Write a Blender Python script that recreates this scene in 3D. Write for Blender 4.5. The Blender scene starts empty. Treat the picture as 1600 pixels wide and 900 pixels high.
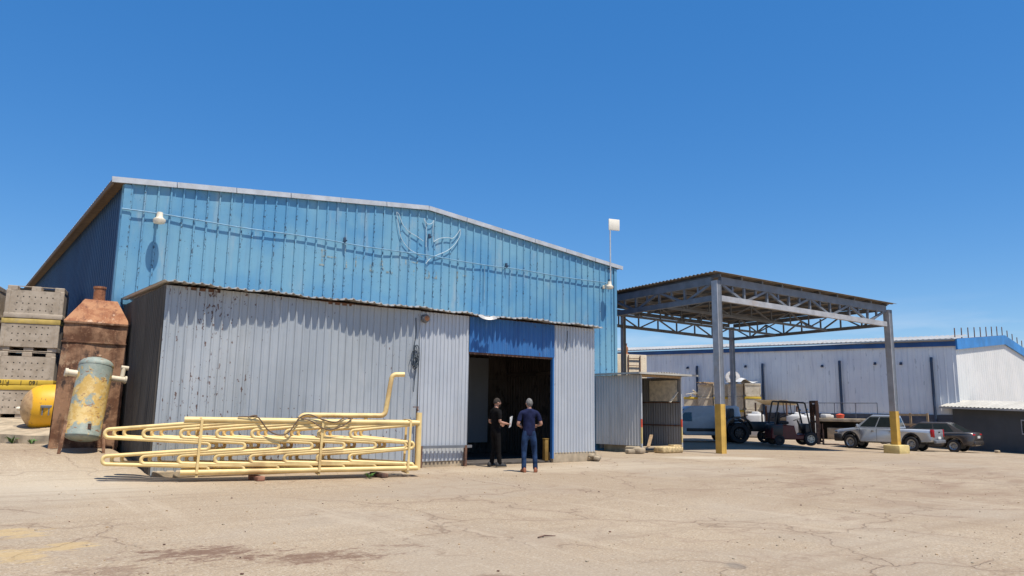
import bpy, bmesh, math, random
from mathutils import Vector, Matrix, Quaternion
R = math.radians
random.seed(7)
scene = bpy.context.scene
col = scene.collection

# ------------------------------------------------------------------ camera
cam_d = bpy.data.cameras.new('camera')
cam = bpy.data.objects.new('camera', cam_d); col.objects.link(cam)
cam_d.sensor_width = 36.0; cam_d.sensor_fit = 'HORIZONTAL'; cam_d.lens = 26.46
cam_d.clip_start = 0.1; cam_d.clip_end = 6000
CH = 1.52
d1 = Vector((1565, 212, 1176)).normalized()
d2 = Vector((-908, 178, 1176)); d2 = (d2 - d1 * d1.dot(d2)).normalized()
d3 = d1.cross(d2)
if d3.y > 0: d3 = -d3
W = Matrix((d1, d2, d3))                 # camera axes (right, down, forward) -> world
rx, dn, fw = W @ Vector((1, 0, 0)), W @ Vector((0, 1, 0)), W @ Vector((0, 0, 1))
cam.matrix_world = Matrix(((rx.x, -dn.x, -fw.x, 0), (rx.y, -dn.y, -fw.y, 0), (rx.z, -dn.z, -fw.z, CH), (0, 0, 0, 1)))
scene.camera = cam

# ------------------------------------------------------------------ sky, sun, exposure
SUN = Vector((0.06, -1.0, 2.5)).normalized()
world = bpy.data.worlds.new('World'); scene.world = world; world.use_nodes = True
wt = world.node_tree; wt.nodes.clear()
sky = wt.nodes.new('ShaderNodeTexSky'); sky.sky_type = 'NISHITA'; sky.sun_disc = False
sky.sun_elevation = math.asin(SUN.z); sky.sun_rotation = R(180)
sky.air_density = 1.0; sky.dust_density = 0.05; sky.ozone_density = 2.0; sky.altitude = 50
hsv = wt.nodes.new('ShaderNodeHueSaturation'); hsv.inputs['Saturation'].default_value = 1.32
hsv.inputs['Hue'].default_value = 0.5
wt.links.new(sky.outputs[0], hsv.inputs['Color'])
bg = wt.nodes.new('ShaderNodeBackground'); bg.inputs['Strength'].default_value = 0.105
wo = wt.nodes.new('ShaderNodeOutputWorld')
# faint low clouds near the horizon
tc = wt.nodes.new('ShaderNodeTexCoord'); sp = wt.nodes.new('ShaderNodeSeparateXYZ'); wt.links.new(tc.outputs['Generated'], sp.inputs[0])
mp = wt.nodes.new('ShaderNodeMapping'); mp.inputs['Scale'].default_value = (5, 5, 26); wt.links.new(tc.outputs['Generated'], mp.inputs[0])
nz = wt.nodes.new('ShaderNodeTexNoise'); nz.inputs['Scale'].default_value = 1.6; nz.inputs['Detail'].default_value = 6; wt.links.new(mp.outputs[0], nz.inputs['Vector'])
r1 = wt.nodes.new('ShaderNodeMapRange'); r1.inputs[1].default_value = 0.5; r1.inputs[2].default_value = 0.75; wt.links.new(nz.outputs[0], r1.inputs[0])
r2 = wt.nodes.new('ShaderNodeMapRange'); r2.inputs[1].default_value = 0.14; r2.inputs[2].default_value = 0.06; wt.links.new(sp.outputs['Z'], r2.inputs[0])
mm = wt.nodes.new('ShaderNodeMath'); mm.operation = 'MULTIPLY'; wt.links.new(r1.outputs[0], mm.inputs[0]); wt.links.new(r2.outputs[0], mm.inputs[1])
mm2 = wt.nodes.new('ShaderNodeMath'); mm2.operation = 'MULTIPLY'; mm2.inputs[1].default_value = 0.5; wt.links.new(mm.outputs[0], mm2.inputs[0])
mx = wt.nodes.new('ShaderNodeMix'); mx.data_type = 'RGBA'; wt.links.new(mm2.outputs[0], mx.inputs[0]); fx = wt.nodes.new('ShaderNodeMix'); fx.data_type = 'RGBA'; fx.inputs[0].default_value = 0.38; wt.links.new(hsv.outputs[0], fx.inputs[6]); fx.inputs[7].default_value = (0.26, 1.65, 5.0, 1)
wt.links.new(fx.outputs[2], mx.inputs[6]); mx.inputs[7].default_value = (6, 6.3, 6.8, 1)
wt.links.new(mx.outputs[2], bg.inputs['Color']); wt.links.new(bg.outputs[0], wo.inputs['Surface'])

sun_d = bpy.data.lights.new('sun', 'SUN'); sun_d.energy = 4.5; sun_d.angle = R(0.5); sun_d.color = (1.0, 0.94, 0.84)
sun = bpy.data.objects.new('sun', sun_d); col.objects.link(sun)
sun.rotation_euler = SUN.to_track_quat('Z', 'Y').to_euler(); sun.location = (0, -20, 60)
scene.view_settings.view_transform = 'Standard'; scene.view_settings.look = 'None'
scene.view_settings.exposure = 0.42; scene.view_settings.gamma = 1.0
scene.view_settings.use_curve_mapping = False
scene.render.engine = 'CYCLES'

# ------------------------------------------------------------------ material helpers
def mk(name, rough=0.6, metal=0.0, spec=0.5):
    m = bpy.data.materials.new(name); m.use_nodes = True
    nt = m.node_tree; b = nt.nodes['Principled BSDF']
    b.inputs['Roughness'].default_value = rough; b.inputs['Metallic'].default_value = metal
    b.inputs['Specular IOR Level'].default_value = spec
    return m, nt, b
def lk(nt, a, b): nt.links.new(a, b)
def setin(nt, sock, v):
    if isinstance(v, bpy.types.NodeSocket): nt.links.new(v, sock)
    elif isinstance(v, (tuple, list)) and len(v) == 3 and sock.type == 'RGBA': sock.default_value = (*v, 1)
    else: sock.default_value = v
def coords(nt, scale=(1, 1, 1), loc=(0, 0, 0), rot=(0, 0, 0), obj=True):
    t = nt.nodes.new('ShaderNodeTexCoord'); mpn = nt.nodes.new('ShaderNodeMapping')
    mpn.inputs['Scale'].default_value = scale; mpn.inputs['Location'].default_value = loc; mpn.inputs['Rotation'].default_value = rot
    lk(nt, t.outputs['Object' if obj else 'Generated'], mpn.inputs[0]); return mpn.outputs[0]
def noise(nt, vec, scale, detail=5, rough=0.55, dist=0.0):
    n = nt.nodes.new('ShaderNodeTexNoise'); lk(nt, vec, n.inputs['Vector'])
    n.inputs['Scale'].default_value = scale; n.inputs['Detail'].default_value = detail
    n.inputs['Roughness'].default_value = rough; n.inputs['Distortion'].default_value = dist
    return n.outputs[0]
def rng(nt, v, a, b, c=0.0, d=1.0):
    n = nt.nodes.new('ShaderNodeMapRange'); n.interpolation_type = 'SMOOTHSTEP' if c == 0 and d == 1 and a < b else 'LINEAR'
    setin(nt, n.inputs[0], v)
    for i, x in enumerate((a, b, c, d)): n.inputs[i + 1].default_value = x
    return n.outputs[0]
def mth(nt, op, a, b=0.0):
    n = nt.nodes.new('ShaderNodeMath'); n.operation = op; setin(nt, n.inputs[0], a); setin(nt, n.inputs[1], b); return n.outputs[0]
def mix(nt, f, a, b, mode='MIX'):
    n = nt.nodes.new('ShaderNodeMix'); n.data_type = 'RGBA'; n.blend_type = mode
    setin(nt, n.inputs[0], f); setin(nt, n.inputs[6], a); setin(nt, n.inputs[7], b); return n.outputs[2]
def sep(nt, vec):
    n = nt.nodes.new('ShaderNodeSeparateXYZ'); lk(nt, vec, n.inputs[0]); return n.outputs
def bump(nt, b, h, strength=0.3, dist=0.02):
    n = nt.nodes.new('ShaderNodeBump'); n.inputs['Strength'].default_value = strength; n.inputs['Distance'].default_value = dist
    lk(nt, h, n.inputs['Height']); lk(nt, n.outputs[0], b.inputs['Normal'])
def plain(name, c, rough=0.6, metal=0.0, var=0.18, scale=6.0, spec=0.5, dirt=0.0, dirtc=(0.12, 0.09, 0.06), bmp=0.0):
    m, nt, b = mk(name, rough, metal, spec)
    v = coords(nt)
    n = noise(nt, v, scale, 5)
    lo = tuple(x * (1 - var) for x in c); hi = tuple(min(1, x * (1 + var)) for x in c)
    k = mix(nt, rng(nt, n, 0.3, 0.7), lo, hi)
    if dirt:
        d = noise(nt, v, scale * 0.45, 7, 0.65)
        k = mix(nt, mth(nt, 'MULTIPLY', rng(nt, d, 0.5, 0.72), dirt), k, dirtc)
    lk(nt, k, b.inputs['Base Color'])
    if bmp: bump(nt, b, noise(nt, v, scale * 6, 4), bmp, 0.01)
    return m
def sheet(name, c1, c2, rust=0.5, rustc=(0.10, 0.045, 0.025), rib=None, streak=0.4, streakc=None, rough=0.5, metal=0.0, axis='x',
          flake=14.0, thr=0.66, c3=None, pale=None, panel=None, fade=None):
    """painted or galvanised metal sheet: broad fading, run-down streaks, rust flakes (thicker along ribs)"""
    m, nt, b = mk(name, rough, metal)
    v = coords(nt)
    so = sep(nt, v)
    ax = so[0] if axis == 'x' else so[1]
    big = noise(nt, v, 0.45, 4)
    k = mix(nt, rng(nt, big, 0.36, 0.64), c1, c2)
    st = noise(nt, coords(nt, (7, 7, 0.28)), 1.0, 5, 0.6)
    if panel:       # separate sheets weather differently
        cell = mth(nt, 'FLOOR', mth(nt, 'DIVIDE', ax, panel))
        wn = nt.nodes.new('ShaderNodeTexWhiteNoise'); wn.noise_dimensions = '1D'; lk(nt, cell, wn.inputs['W'])
        k = mix(nt, mth(nt, 'MULTIPLY', wn.outputs[0], 0.55), k, c3 or c2)
    k = mix(nt, mth(nt, 'MULTIPLY', rng(nt, st, 0.48, 0.75), streak), k, streakc or tuple(x * 0.55 for x in c1))
    if pale:
        st2 = noise(nt, coords(nt, (2.2, 2.2, 0.5), (5, 3, 9)), 1.0, 6, 0.65)
        k = mix(nt, mth(nt, 'MULTIPLY', rng(nt, st2, 0.54, 0.74), 0.6), k, pale)
    fl = noise(nt, coords(nt, (1, 1, 0.55), (3, 1, 7)), flake, 3, 0.6)
    area = noise(nt, v, 0.6, 3)
    t = mth(nt, 'ADD', fl, mth(nt, 'MULTIPLY', mth(nt, 'SUBTRACT', area, 0.5), 0.35))
    if rib:
        fr = mth(nt, 'FRACT', mth(nt, 'DIVIDE', ax, rib))
        dd = mth(nt, 'ABSOLUTE', mth(nt, 'SUBTRACT', fr, 0.5))
        near = rng(nt, dd, 0.14, 0.07, 0.0, 0.115)
        t = mth(nt, 'ADD', t, near)
    if fade: t = mth(nt, 'SUBTRACT', t, rng(nt, ax, fade[0], fade[1], 0.0, fade[2]))
    rm = mth(nt, 'MULTIPLY', rng(nt, t, thr, thr + 0.035), rust)
    k = mix(nt, rm, k, rustc)
    lk(nt, k, b.inputs['Base Color'])
    lk(nt, rng(nt, rm, 0, 1, rough, 0.9), b.inputs['Roughness'])
    bump(nt, b, mth(nt, 'ADD', noise(nt, v, 2.2, 3), mth(nt, 'MULTIPLY', fl, 0.15)), 0.35, 0.02)
    return m

M = {}
M['blue'] = sheet('faded_blue_paint', (0.088, 0.265, 0.445), (0.165, 0.345, 0.46), rust=0.85, rustc=(0.035, 0.05, 0.075), rib=0.33, streak=0.4,
                  streakc=(0.12, 0.24, 0.35), rough=0.45, flake=19, thr=0.675, pale=(0.31, 0.39, 0.42), fade=(6.0, 12.0, 0.04))
M['blue_shade'] = sheet('shaded_blue_paint', (0.022, 0.06, 0.135), (0.027, 0.075, 0.16), rust=0.3, rustc=(0.05, 0.04, 0.05), streak=0.3, axis='y')  # wall blue darkened for the sides out of the sun; shade in the colour
M['blue_lintel'] = sheet('bright_blue_sheet', (0.022, 0.115, 0.33), (0.035, 0.155, 0.39), rust=0.7, rustc=(0.09, 0.05, 0.05), streak=0.6, streakc=(0.02, 0.07, 0.22), flake=7, thr=0.69, pale=(0.22, 0.36, 0.52))
M['trim'] = plain('pale_grey_trim', (0.50, 0.51, 0.52), 0.5, 0.2, 0.12, 3, dirt=0.35, dirtc=(0.3, 0.26, 0.22))
M['annex'] = sheet('weathered_grey_sheet', (0.345, 0.372, 0.39), (0.435, 0.458, 0.472), rust=0.85, rustc=(0.10, 0.042, 0.028), rib=None, streak=0.55,
                   streakc=(0.24, 0.26, 0.275), rough=0.42, metal=0.1, flake=15, thr=0.63, pale=(0.52, 0.52, 0.51), panel=0.95, c3=(0.36, 0.395, 0.435), fade=(1.5, 4.0, 0.07))
M['lav'] = sheet('pale_lavender_sheet', (0.44, 0.465, 0.50), (0.51, 0.53, 0.555), rust=0.25, rustc=(0.16, 0.10, 0.08), streak=0.35, rough=0.45, metal=0.2,
                 flake=6, thr=0.72, pale=(0.52, 0.53, 0.54))
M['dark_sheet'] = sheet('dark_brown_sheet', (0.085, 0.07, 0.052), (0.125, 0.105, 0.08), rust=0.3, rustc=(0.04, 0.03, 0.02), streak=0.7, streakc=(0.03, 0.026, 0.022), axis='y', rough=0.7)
M['galv'] = sheet('galvanised_roofing', (0.42, 0.41, 0.38), (0.52, 0.50, 0.46), rust=0.6, rustc=(0.22, 0.12, 0.07), streak=0.3, rough=0.5, metal=0.3, flake=4, thr=0.66)
M['inner'] = sheet('stained_shaded_interior', (0.06, 0.05, 0.043), (0.12, 0.10, 0.085), rust=0.6, rustc=(0.02, 0.016, 0.013), streak=0.6, streakc=(0.03, 0.025, 0.02), flake=3, thr=0.58, rough=0.9)  # stained walls, ceiling and floor, coloured darker to paint in the indoor shade
M['door_white'] = plain('dull_white_panel', (0.26, 0.28, 0.31), 0.6, 0, 0.06, 1)
M['concrete'] = plain('rough_concrete', (0.38, 0.305, 0.21), 0.9, 0, 0.25, 3, dirt=0.5, dirtc=(0.16, 0.13, 0.10), bmp=0.5)
M['soffit'] = plain('brown_soffit', (0.16, 0.11, 0.07), 0.8)
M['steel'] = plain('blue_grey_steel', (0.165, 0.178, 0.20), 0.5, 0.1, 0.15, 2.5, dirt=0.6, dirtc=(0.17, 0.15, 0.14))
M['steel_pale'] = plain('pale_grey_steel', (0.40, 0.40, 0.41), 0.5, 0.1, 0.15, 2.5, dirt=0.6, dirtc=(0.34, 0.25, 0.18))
M['yellow_post'] = plain('worn_yellow_paint', (0.60, 0.37, 0.075), 0.6, 0, 0.14, 2.5, dirt=0.45, dirtc=(0.35, 0.2, 0.06))
M['awning'] = plain('pale_beige_roofing', (0.46, 0.43, 0.37), 0.7, 0, 0.12, 1.5, dirt=0.4)
M['ochre'] = plain('shaded_ochre_paint', (0.20, 0.115, 0.02), 0.7)  # yellow post paint darkened to stand for the doorway shade
M['zinc'] = sheet('grey_zinc_sheet', (0.46, 0.465, 0.46), (0.55, 0.545, 0.53), rust=0.3, rustc=(0.2, 0.15, 0.1), streak=0.5, rough=0.5, flake=6, thr=0.7)
M['shed_in'] = sheet('shaded_zinc_sheet', (0.22, 0.22, 0.22), (0.29, 0.285, 0.28), rust=0.4, streak=0.5)  # zinc in a darker copy, shade inside the shed put into the colour
M['cream_block'] = plain('yellow_cream_block', (0.62, 0.48, 0.20), 0.8, 0, 0.12, 3, dirt=0.5, dirtc=(0.35, 0.25, 0.12))
M['roof_under'] = plain('brown_grey_roofing', (0.17, 0.145, 0.12), 0.7, 0, 0.3, 1.5, dirt=0.6, dirtc=(0.09, 0.07, 0.055))
M['white_sheet'] = sheet('whitewashed_sheet', (0.72, 0.72, 0.72), (0.80, 0.80, 0.78), rust=0.3, rustc=(0.2, 0.2, 0.22), rib=0.4, streak=0.55, streakc=(0.42, 0.43, 0.47), axis='x', rough=0.6, flake=4, thr=0.70)
M['white_end'] = sheet('white_end_sheet', (0.66, 0.65, 0.62), (0.72, 0.70, 0.665), rust=0.2, rustc=(0.3, 0.27, 0.24), streak=0.3, streakc=(0.42, 0.40, 0.37), rough=0.6)
M['fascia_blue'] = plain('blue_fascia', (0.03, 0.20, 0.50), 0.5, 0, 0.2, 1.0, dirt=0.3, dirtc=(0.04, 0.12, 0.26))
M['fascia_shade'] = plain('shaded_blue_fascia', (0.022, 0.085, 0.24), 0.5, 0, 0.2, 1.0, dirt=0.4, dirtc=(0.04, 0.07, 0.14))  # blue fascia darkened for the shaded long side
M['dark_blue'] = plain('dark_blue_pipe', (0.03, 0.05, 0.09), 0.5)
M['charcoal'] = plain('charcoal_wall', (0.078, 0.080, 0.080), 0.8, 0, 0.1, 1.2, dirt=0.4, dirtc=(0.09, 0.085, 0.08))  # one charcoal tone on every face of the outbuilding
M['plinth'] = plain('dark_plinth', (0.085, 0.092, 0.11), 0.85, 0, 0.25, 1.5)
def rusty(name, a, b_, c, scale=2.0, patch=None, pthr=0.55):
    m, nt, b = mk(name, 0.85)
    v = coords(nt)
    n1 = noise(nt, v, scale, 8, 0.62, 0.4); n2 = noise(nt, coords(nt, (1, 1, 0.5), (9, 2, 4)), scale * 2.3, 7, 0.65)
    k = mix(nt, rng(nt, n1, 0.40, 0.58), a, b_)
    k = mix(nt, rng(nt, n2, 0.52, 0.66), k, c)
    n4 = noise(nt, coords(nt, (5, 5, 0.5), (2, 2, 6)), 1.4, 6, 0.7)
    k = mix(nt, mth(nt, 'MULTIPLY', rng(nt, n4, 0.52, 0.68), 0.6), k, c)
    k = mix(nt, mth(nt, 'MULTIPLY', rng(nt, noise(nt, v, scale * 9, 5, 0.7), 0.52, 0.66), 0.55), k, tuple(min(1, x * 1.35) for x in b_))
    if patch: k = mix(nt, rng(nt, noise(nt, coords(nt, (1, 1, 0.6), (4, 7, 1)), scale * 0.8, 8, 0.7), pthr, pthr + 0.04), k, patch)
    lk(nt, k, b.inputs['Base Color']); bump(nt, b, n2, 0.5, 0.02)
    return m
M['rust'] = rusty('rusted_plate', (0.13, 0.055, 0.026), (0.31, 0.17, 0.095), (0.045, 0.026, 0.020), 1.5, (0.35, 0.22, 0.13), 0.58)
M['rust_orange'] = rusty('orange_rust', (0.27, 0.10, 0.042), (0.40, 0.19, 0.09), (0.17, 0.065, 0.035), 2.2, (0.52, 0.34, 0.22), 0.60)
M['rust_dark'] = rusty('dark_rust', (0.10, 0.055, 0.04), (0.18, 0.09, 0.055), (0.05, 0.03, 0.025), 4)
M['void'] = plain('recess_shade', (0.012, 0.011, 0.010), 0.9)  # near-black stands in for the shade inside holes and cavities
M['black'] = plain('black_rubber', (0.018, 0.018, 0.02), 0.75)
M['blackpaint'] = plain('black_paint', (0.02, 0.02, 0.022), 0.45)
M['pipe'] = plain('cream_yellow_pipe_paint', (0.76, 0.555, 0.235), 0.5, 0, 0.10, 2.5, dirt=0.75, dirtc=(0.43, 0.27, 0.11), bmp=0.2)
M['rope'] = plain('brown_hose', (0.13, 0.085, 0.055), 0.8)
M['cable'] = plain('grey_cable', (0.035, 0.05, 0.065), 0.6)
M['lampw'] = plain('off_white_lamp', (0.70, 0.62, 0.48), 0.5, dirt=0.3)
M['panelw'] = plain('ivory_antenna', (0.78, 0.72, 0.60), 0.5, 0, 0.04)
M['conduit'] = plain('pale_blue_conduit', (0.17, 0.31, 0.42), 0.5, 0.0)
M['neon'] = plain('white_tube', (0.46, 0.55, 0.59), 0.4, 0, 0.1)
M['ghost'] = plain('letter_residue', (0.27, 0.31, 0.29), 0.8, 0, 0.35, 9)
M['wood'] = plain('raw_timber', (0.40, 0.27, 0.15), 0.8, 0, 0.2, 8)
M['brick'] = plain('red_block', (0.28, 0.13, 0.08), 0.9, 0, 0.3, 12)
M['weed'] = plain('weed_green', (0.07, 0.16, 0.03), 0.8)
M['straw'] = plain('straw_block', (0.50, 0.37, 0.19), 0.95, 0, 0.35, 14, bmp=0.8)
M['cream'] = plain('cream_plastic', (0.62, 0.54, 0.40), 0.6, 0, 0.12, 2, dirt=0.5, dirtc=(0.34, 0.25, 0.16))
M['binyellow'] = plain('bin_yellow', (0.60, 0.40, 0.04), 0.6, 0, 0.12, 3, dirt=0.5, dirtc=(0.36, 0.26, 0.08))
M['bin_worn'] = plain('worn_bin_yellow', (0.50, 0.36, 0.10), 0.7, 0, 0.2, 4, dirt=0.9, dirtc=(0.36, 0.30, 0.22))
M['whitebag'] = plain('white_sacking', (0.52, 0.51, 0.49), 0.8, 0, 0.08, 3)
M['glass'] = plain('dark_car_glass', (0.02, 0.028, 0.03), 0.08, 0, 0.1, spec=0.8)
M['silver'] = plain('silver_car_paint', (0.42, 0.45, 0.49), 0.28, 0.45, 0.03)
M['sedan'] = plain('dark_bronze_car_paint', (0.10, 0.088, 0.080), 0.25, 0.4, 0.05)
M['van'] = plain('white_van_paint', (0.62, 0.68, 0.73), 0.4, 0, 0.04)
M['redlight'] = plain('red_lens', (0.42, 0.012, 0.015), 0.25)
M['rim'] = plain('grey_wheel_rim', (0.30, 0.31, 0.32), 0.4, 0.6)
M['forkred'] = plain('dark_red_paint', (0.10, 0.008, 0.009), 0.4, 0, 0.2)
M['chrome'] = plain('bright_metal', (0.6, 0.6, 0.6), 0.25, 0.9)
M['plate'] = plain('number_plate_white', (0.7, 0.7, 0.66), 0.5)
M['orange_red'] = plain('red_plastic', (0.65, 0.09, 0.04), 0.5)
M['skin'] = plain('skin', (0.44, 0.23, 0.155), 0.55, 0, 0.06)
M['navy'] = plain('navy_cotton', (0.016, 0.020, 0.055), 0.95, 0, 0.3, 9, spec=0.1)
M['denim'] = plain('blue_denim', (0.020, 0.040, 0.092), 0.95, 0, 0.5, 7, spec=0.1)
M['blackcloth'] = plain('black_cotton', (0.009, 0.008, 0.008), 0.95, 0, 0.3, 9, spec=0.1)
M['maroon'] = plain('dark_maroon_cotton', (0.035, 0.022, 0.024), 0.9, 0, 0.2, 9)
M['greyhair'] = plain('grey_hair', (0.17, 0.16, 0.15), 0.9, 0, 0.5, 60, spec=0.1)
M['darkhair'] = plain('dark_greying_hair', (0.045, 0.036, 0.03), 0.9, 0, 0.5, 60, spec=0.1)
M['tan_shoe'] = plain('tan_leather', (0.23, 0.075, 0.03), 0.5)
M['paper'] = plain('white_paper', (0.80, 0.80, 0.78), 0.7, 0, 0.03)
M['tyre'] = plain('old_grey_tyre', (0.42, 0.39, 0.36), 0.9, 0, 0.2, 5)

# ground -----------------------------------------------------------
def ground_mat():
    m, nt, b = mk('sunbaked_concrete_yard', 0.9)
    v = coords(nt); so = sep(nt, v)
    n0 = noise(nt, v, 0.11, 4); n1 = noise(nt, coords(nt, (0.6, 1.3, 1), (3, 3, 0)), 0.55, 6, 0.6); n2 = noise(nt, v, 3.5, 6, 0.65); n3 = noise(nt, v, 38, 4, 0.75)
    k = mix(nt, rng(nt, n0, 0.35, 0.65), (0.335, 0.246, 0.156), (0.410, 0.314, 0.208))
    k = mix(nt, mth(nt, 'MULTIPLY', rng(nt, n1, 0.5, 0.72), 0.65), k, (0.31, 0.222, 0.135))
    k = mix(nt, mth(nt, 'MULTIPLY', rng(nt, n2, 0.50, 0.75), 0.4), k, (0.47, 0.385, 0.27))
    k = mix(nt, mth(nt, 'MULTIPLY', rng(nt, n3, 0.50, 0.58), 0.75), k, (0.20, 0.148, 0.09))
    k = mix(nt, mth(nt, 'MULTIPLY', rng(nt, noise(nt, v, 26, 3), 0.56, 0.66), 0.5), k, (0.54, 0.47, 0.37))
    k = mix(nt, mth(nt, 'MULTIPLY', rng(nt, noise(nt, coords(nt, (1, 1, 1), (8, 1, 3)), 11, 6, 0.7), 0.5, 0.68), 0.45), k, (0.265, 0.203, 0.14))
    k = mix(nt, mth(nt, 'MULTIPLY', rng(nt, noise(nt, coords(nt, (1, 1, 1), (2, 9, 3)), 0.22, 5, 0.6), 0.48, 0.62), 0.4), k, (0.335, 0.275, 0.205))
    def ell(cx, cy, a, bb, ang=0.0, soft=0.5):
        mpn = nt.nodes.new('ShaderNodeMapping'); mpn.vector_type = 'TEXTURE'
        mpn.inputs['Location'].default_value = (cx, cy, 0); mpn.inputs['Rotation'].default_value = (0, 0, ang); mpn.inputs['Scale'].default_value = (a, bb, 1000)
        lk(nt, v, mpn.inputs[0])
        ln = nt.nodes.new('ShaderNodeVectorMath'); ln.operation = 'LENGTH'; lk(nt, mpn.outputs[0], ln.inputs[0])
        return rng(nt, ln.outputs['Value'], 1.0, 1.0 - soft, 0.0, 1.0)
    # cracks: warped cell borders, present only in places
    wv = nt.nodes.new('ShaderNodeTexNoise'); wv.inputs['Scale'].default_value = 1.1; wv.inputs['Detail'].default_value = 5; lk(nt, v, wv.inputs['Vector'])
    sc = nt.nodes.new('ShaderNodeVectorMath'); sc.operation = 'SCALE'; lk(nt, wv.outputs['Color'], sc.inputs[0]); sc.inputs['Scale'].default_value = 1.3
    ad = nt.nodes.new('ShaderNodeVectorMath'); ad.operation = 'ADD'; lk(nt, v, ad.inputs[0]); lk(nt, sc.outputs[0], ad.inputs[1])
    def cracks(scale, w, thr):
        vo = nt.nodes.new('ShaderNodeTexVoronoi'); vo.feature = 'DISTANCE_TO_EDGE'; vo.inputs['Scale'].default_value = scale; lk(nt, ad.outputs[0], vo.inputs['Vector'])
        c = rng(nt, vo.outputs[0], w, w * 0.25, 0.0, 1.0)
        pr = rng(nt, noise(nt, coords(nt, loc=(7, 2, 0)), 0.23, 4), thr, thr + 0.12)
        return mth(nt, 'MULTIPLY', c, pr)
    c1 = cracks(0.33, 0.008, 0.40); c2 = cracks(0.75, 0.010, 0.43)
    halo = mth(nt, 'MULTIPLY', mth(nt, 'MAXIMUM', cracks(0.33, 0.06, 0.42), cracks(0.75, 0.06, 0.44)), 0.28)
    k = mix(nt, halo, k, (0.27, 0.185, 0.12))
    k = mix(nt, mth(nt, 'MULTIPLY', mth(nt, 'MAXIMUM', c1, mth(nt, 'MULTIPLY', c2, 0.7)), 0.6), k, (0.185, 0.122, 0.075))
    # brown oil stains and ochre spill in the near left
    rag = noise(nt, coords(nt, (1, 2.2, 1), (1, 8, 0)), 2.6, 7, 0.7)
    for (cx, cy, a, bb, ang, amt) in ((2.45, 8.5, 1.25, 0.75, -0.5, 1.0), (3.35, 7.6, 1.1, 0.6, -0.5, 0.9), (1.5, 8.1, 0.8, 0.5, -0.6, 0.6), (4.3, 7.75, 0.6, 0.16, -0.6, 0.7), (4.3, 5.9, 0.5, 0.2, -0.5, 0.6)):
        e = ell(cx, cy, a, bb, ang, 0.95)
        f = rng(nt, mth(nt, 'ADD', mth(nt, 'ADD', mth(nt, 'MULTIPLY', rag, 1.0), mth(nt, 'MULTIPLY', mth(nt, 'SUBTRACT', noise(nt, v, 9, 6, 0.75), 0.5), 0.9)), mth(nt, 'MULTIPLY', e, 0.38)), 0.62, 0.86)
        k = mix(nt, mth(nt, 'MULTIPLY', mth(nt, 'MULTIPLY', f, rng(nt, e, 0.0, 0.2)), amt * 0.8), k, (0.130, 0.062, 0.034))
    for (cx, cy, a, bb, ang) in ((0.95, 11.0, 0.6, 0.8, 0.2), (0.85, 9.4, 0.5, 0.9, 0.3), (1.35, 9.7, 0.5, 0.5, 0.0)):
        e = ell(cx, cy, a, bb, ang, 0.95)
        f = rng(nt, mth(nt, 'ADD', rag, mth(nt, 'MULTIPLY', e, 0.4)), 0.66, 0.8)
        k = mix(nt, mth(nt, 'MULTIPLY', mth(nt, 'MULTIPLY', f, rng(nt, e, 0.0, 0.25)), 0.5), k, (0.50, 0.34, 0.13))
    k = mix(nt, mth(nt, 'MULTIPLY', ell(6.65, 4.95, 0.20, 0.13, 0.9, 0.5), 0.55), k, (0.17, 0.145, 0.115))
    # pale patches: dust by the buildings, a newer slab of concrete
    k = mix(nt, mth(nt, 'MULTIPLY', ell(21.6, 16.6, 2.3, 1.1, -0.5, 0.35), 0.5), k, (0.53, 0.46, 0.35))
    k = mix(nt, mth(nt, 'MULTIPLY', ell(13.5, 15.6, 5.5, 1.6, -0.1, 0.8), 0.45), k, (0.50, 0.42, 0.31))
    k = mix(nt, mth(nt, 'MULTIPLY', ell(2.3, 16.6, 3.2, 3.2, 0.0, 0.8), 0.5), k, (0.52, 0.45, 0.34))
    # browner, dirtier towards the right
    rb = mth(nt, 'MULTIPLY', rng(nt, noise(nt, coords(nt, (1, 1.8, 1), (11, 5, 0), (0, 0, -0.5)), 0.5, 7, 0.65), 0.46, 0.66), ell(19.0, 9.5, 10.0, 8.0, 0.2, 0.9))
    k = mix(nt, mth(nt, 'MULTIPLY', rb, 0.9), k, (0.225, 0.145, 0.088))
    tr_ = noise(nt, coords(nt, (0.12, 2.6, 1), (4, 2, 0), (0, 0, 0.55)), 1.0, 6, 0.7)
    k = mix(nt, mth(nt, 'MULTIPLY', rng(nt, tr_, 0.50, 0.68), 0.42), k, (0.25, 0.18, 0.115))
    tr2 = noise(nt, coords(nt, (2.4, 0.16, 1), (1, 6, 0), (0, 0, 0.25)), 1.0, 6, 0.7)
    k = mix(nt, mth(nt, 'MULTIPLY', rng(nt, tr2, 0.53, 0.70), 0.35), k, (0.47, 0.38, 0.27))
    lk(nt, k, b.inputs['Base Color'])
    h = mth(nt, 'ADD', mth(nt, 'MULTIPLY', n3, 0.35), mth(nt, 'MULTIPLY', n2, 0.6))
    h = mth(nt, 'SUBTRACT', h, mth(nt, 'MULTIPLY', c1, 0.8))
    bump(nt, b, h, 0.7, 0.02)
    return m
M['ground'] = ground_mat()

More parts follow.
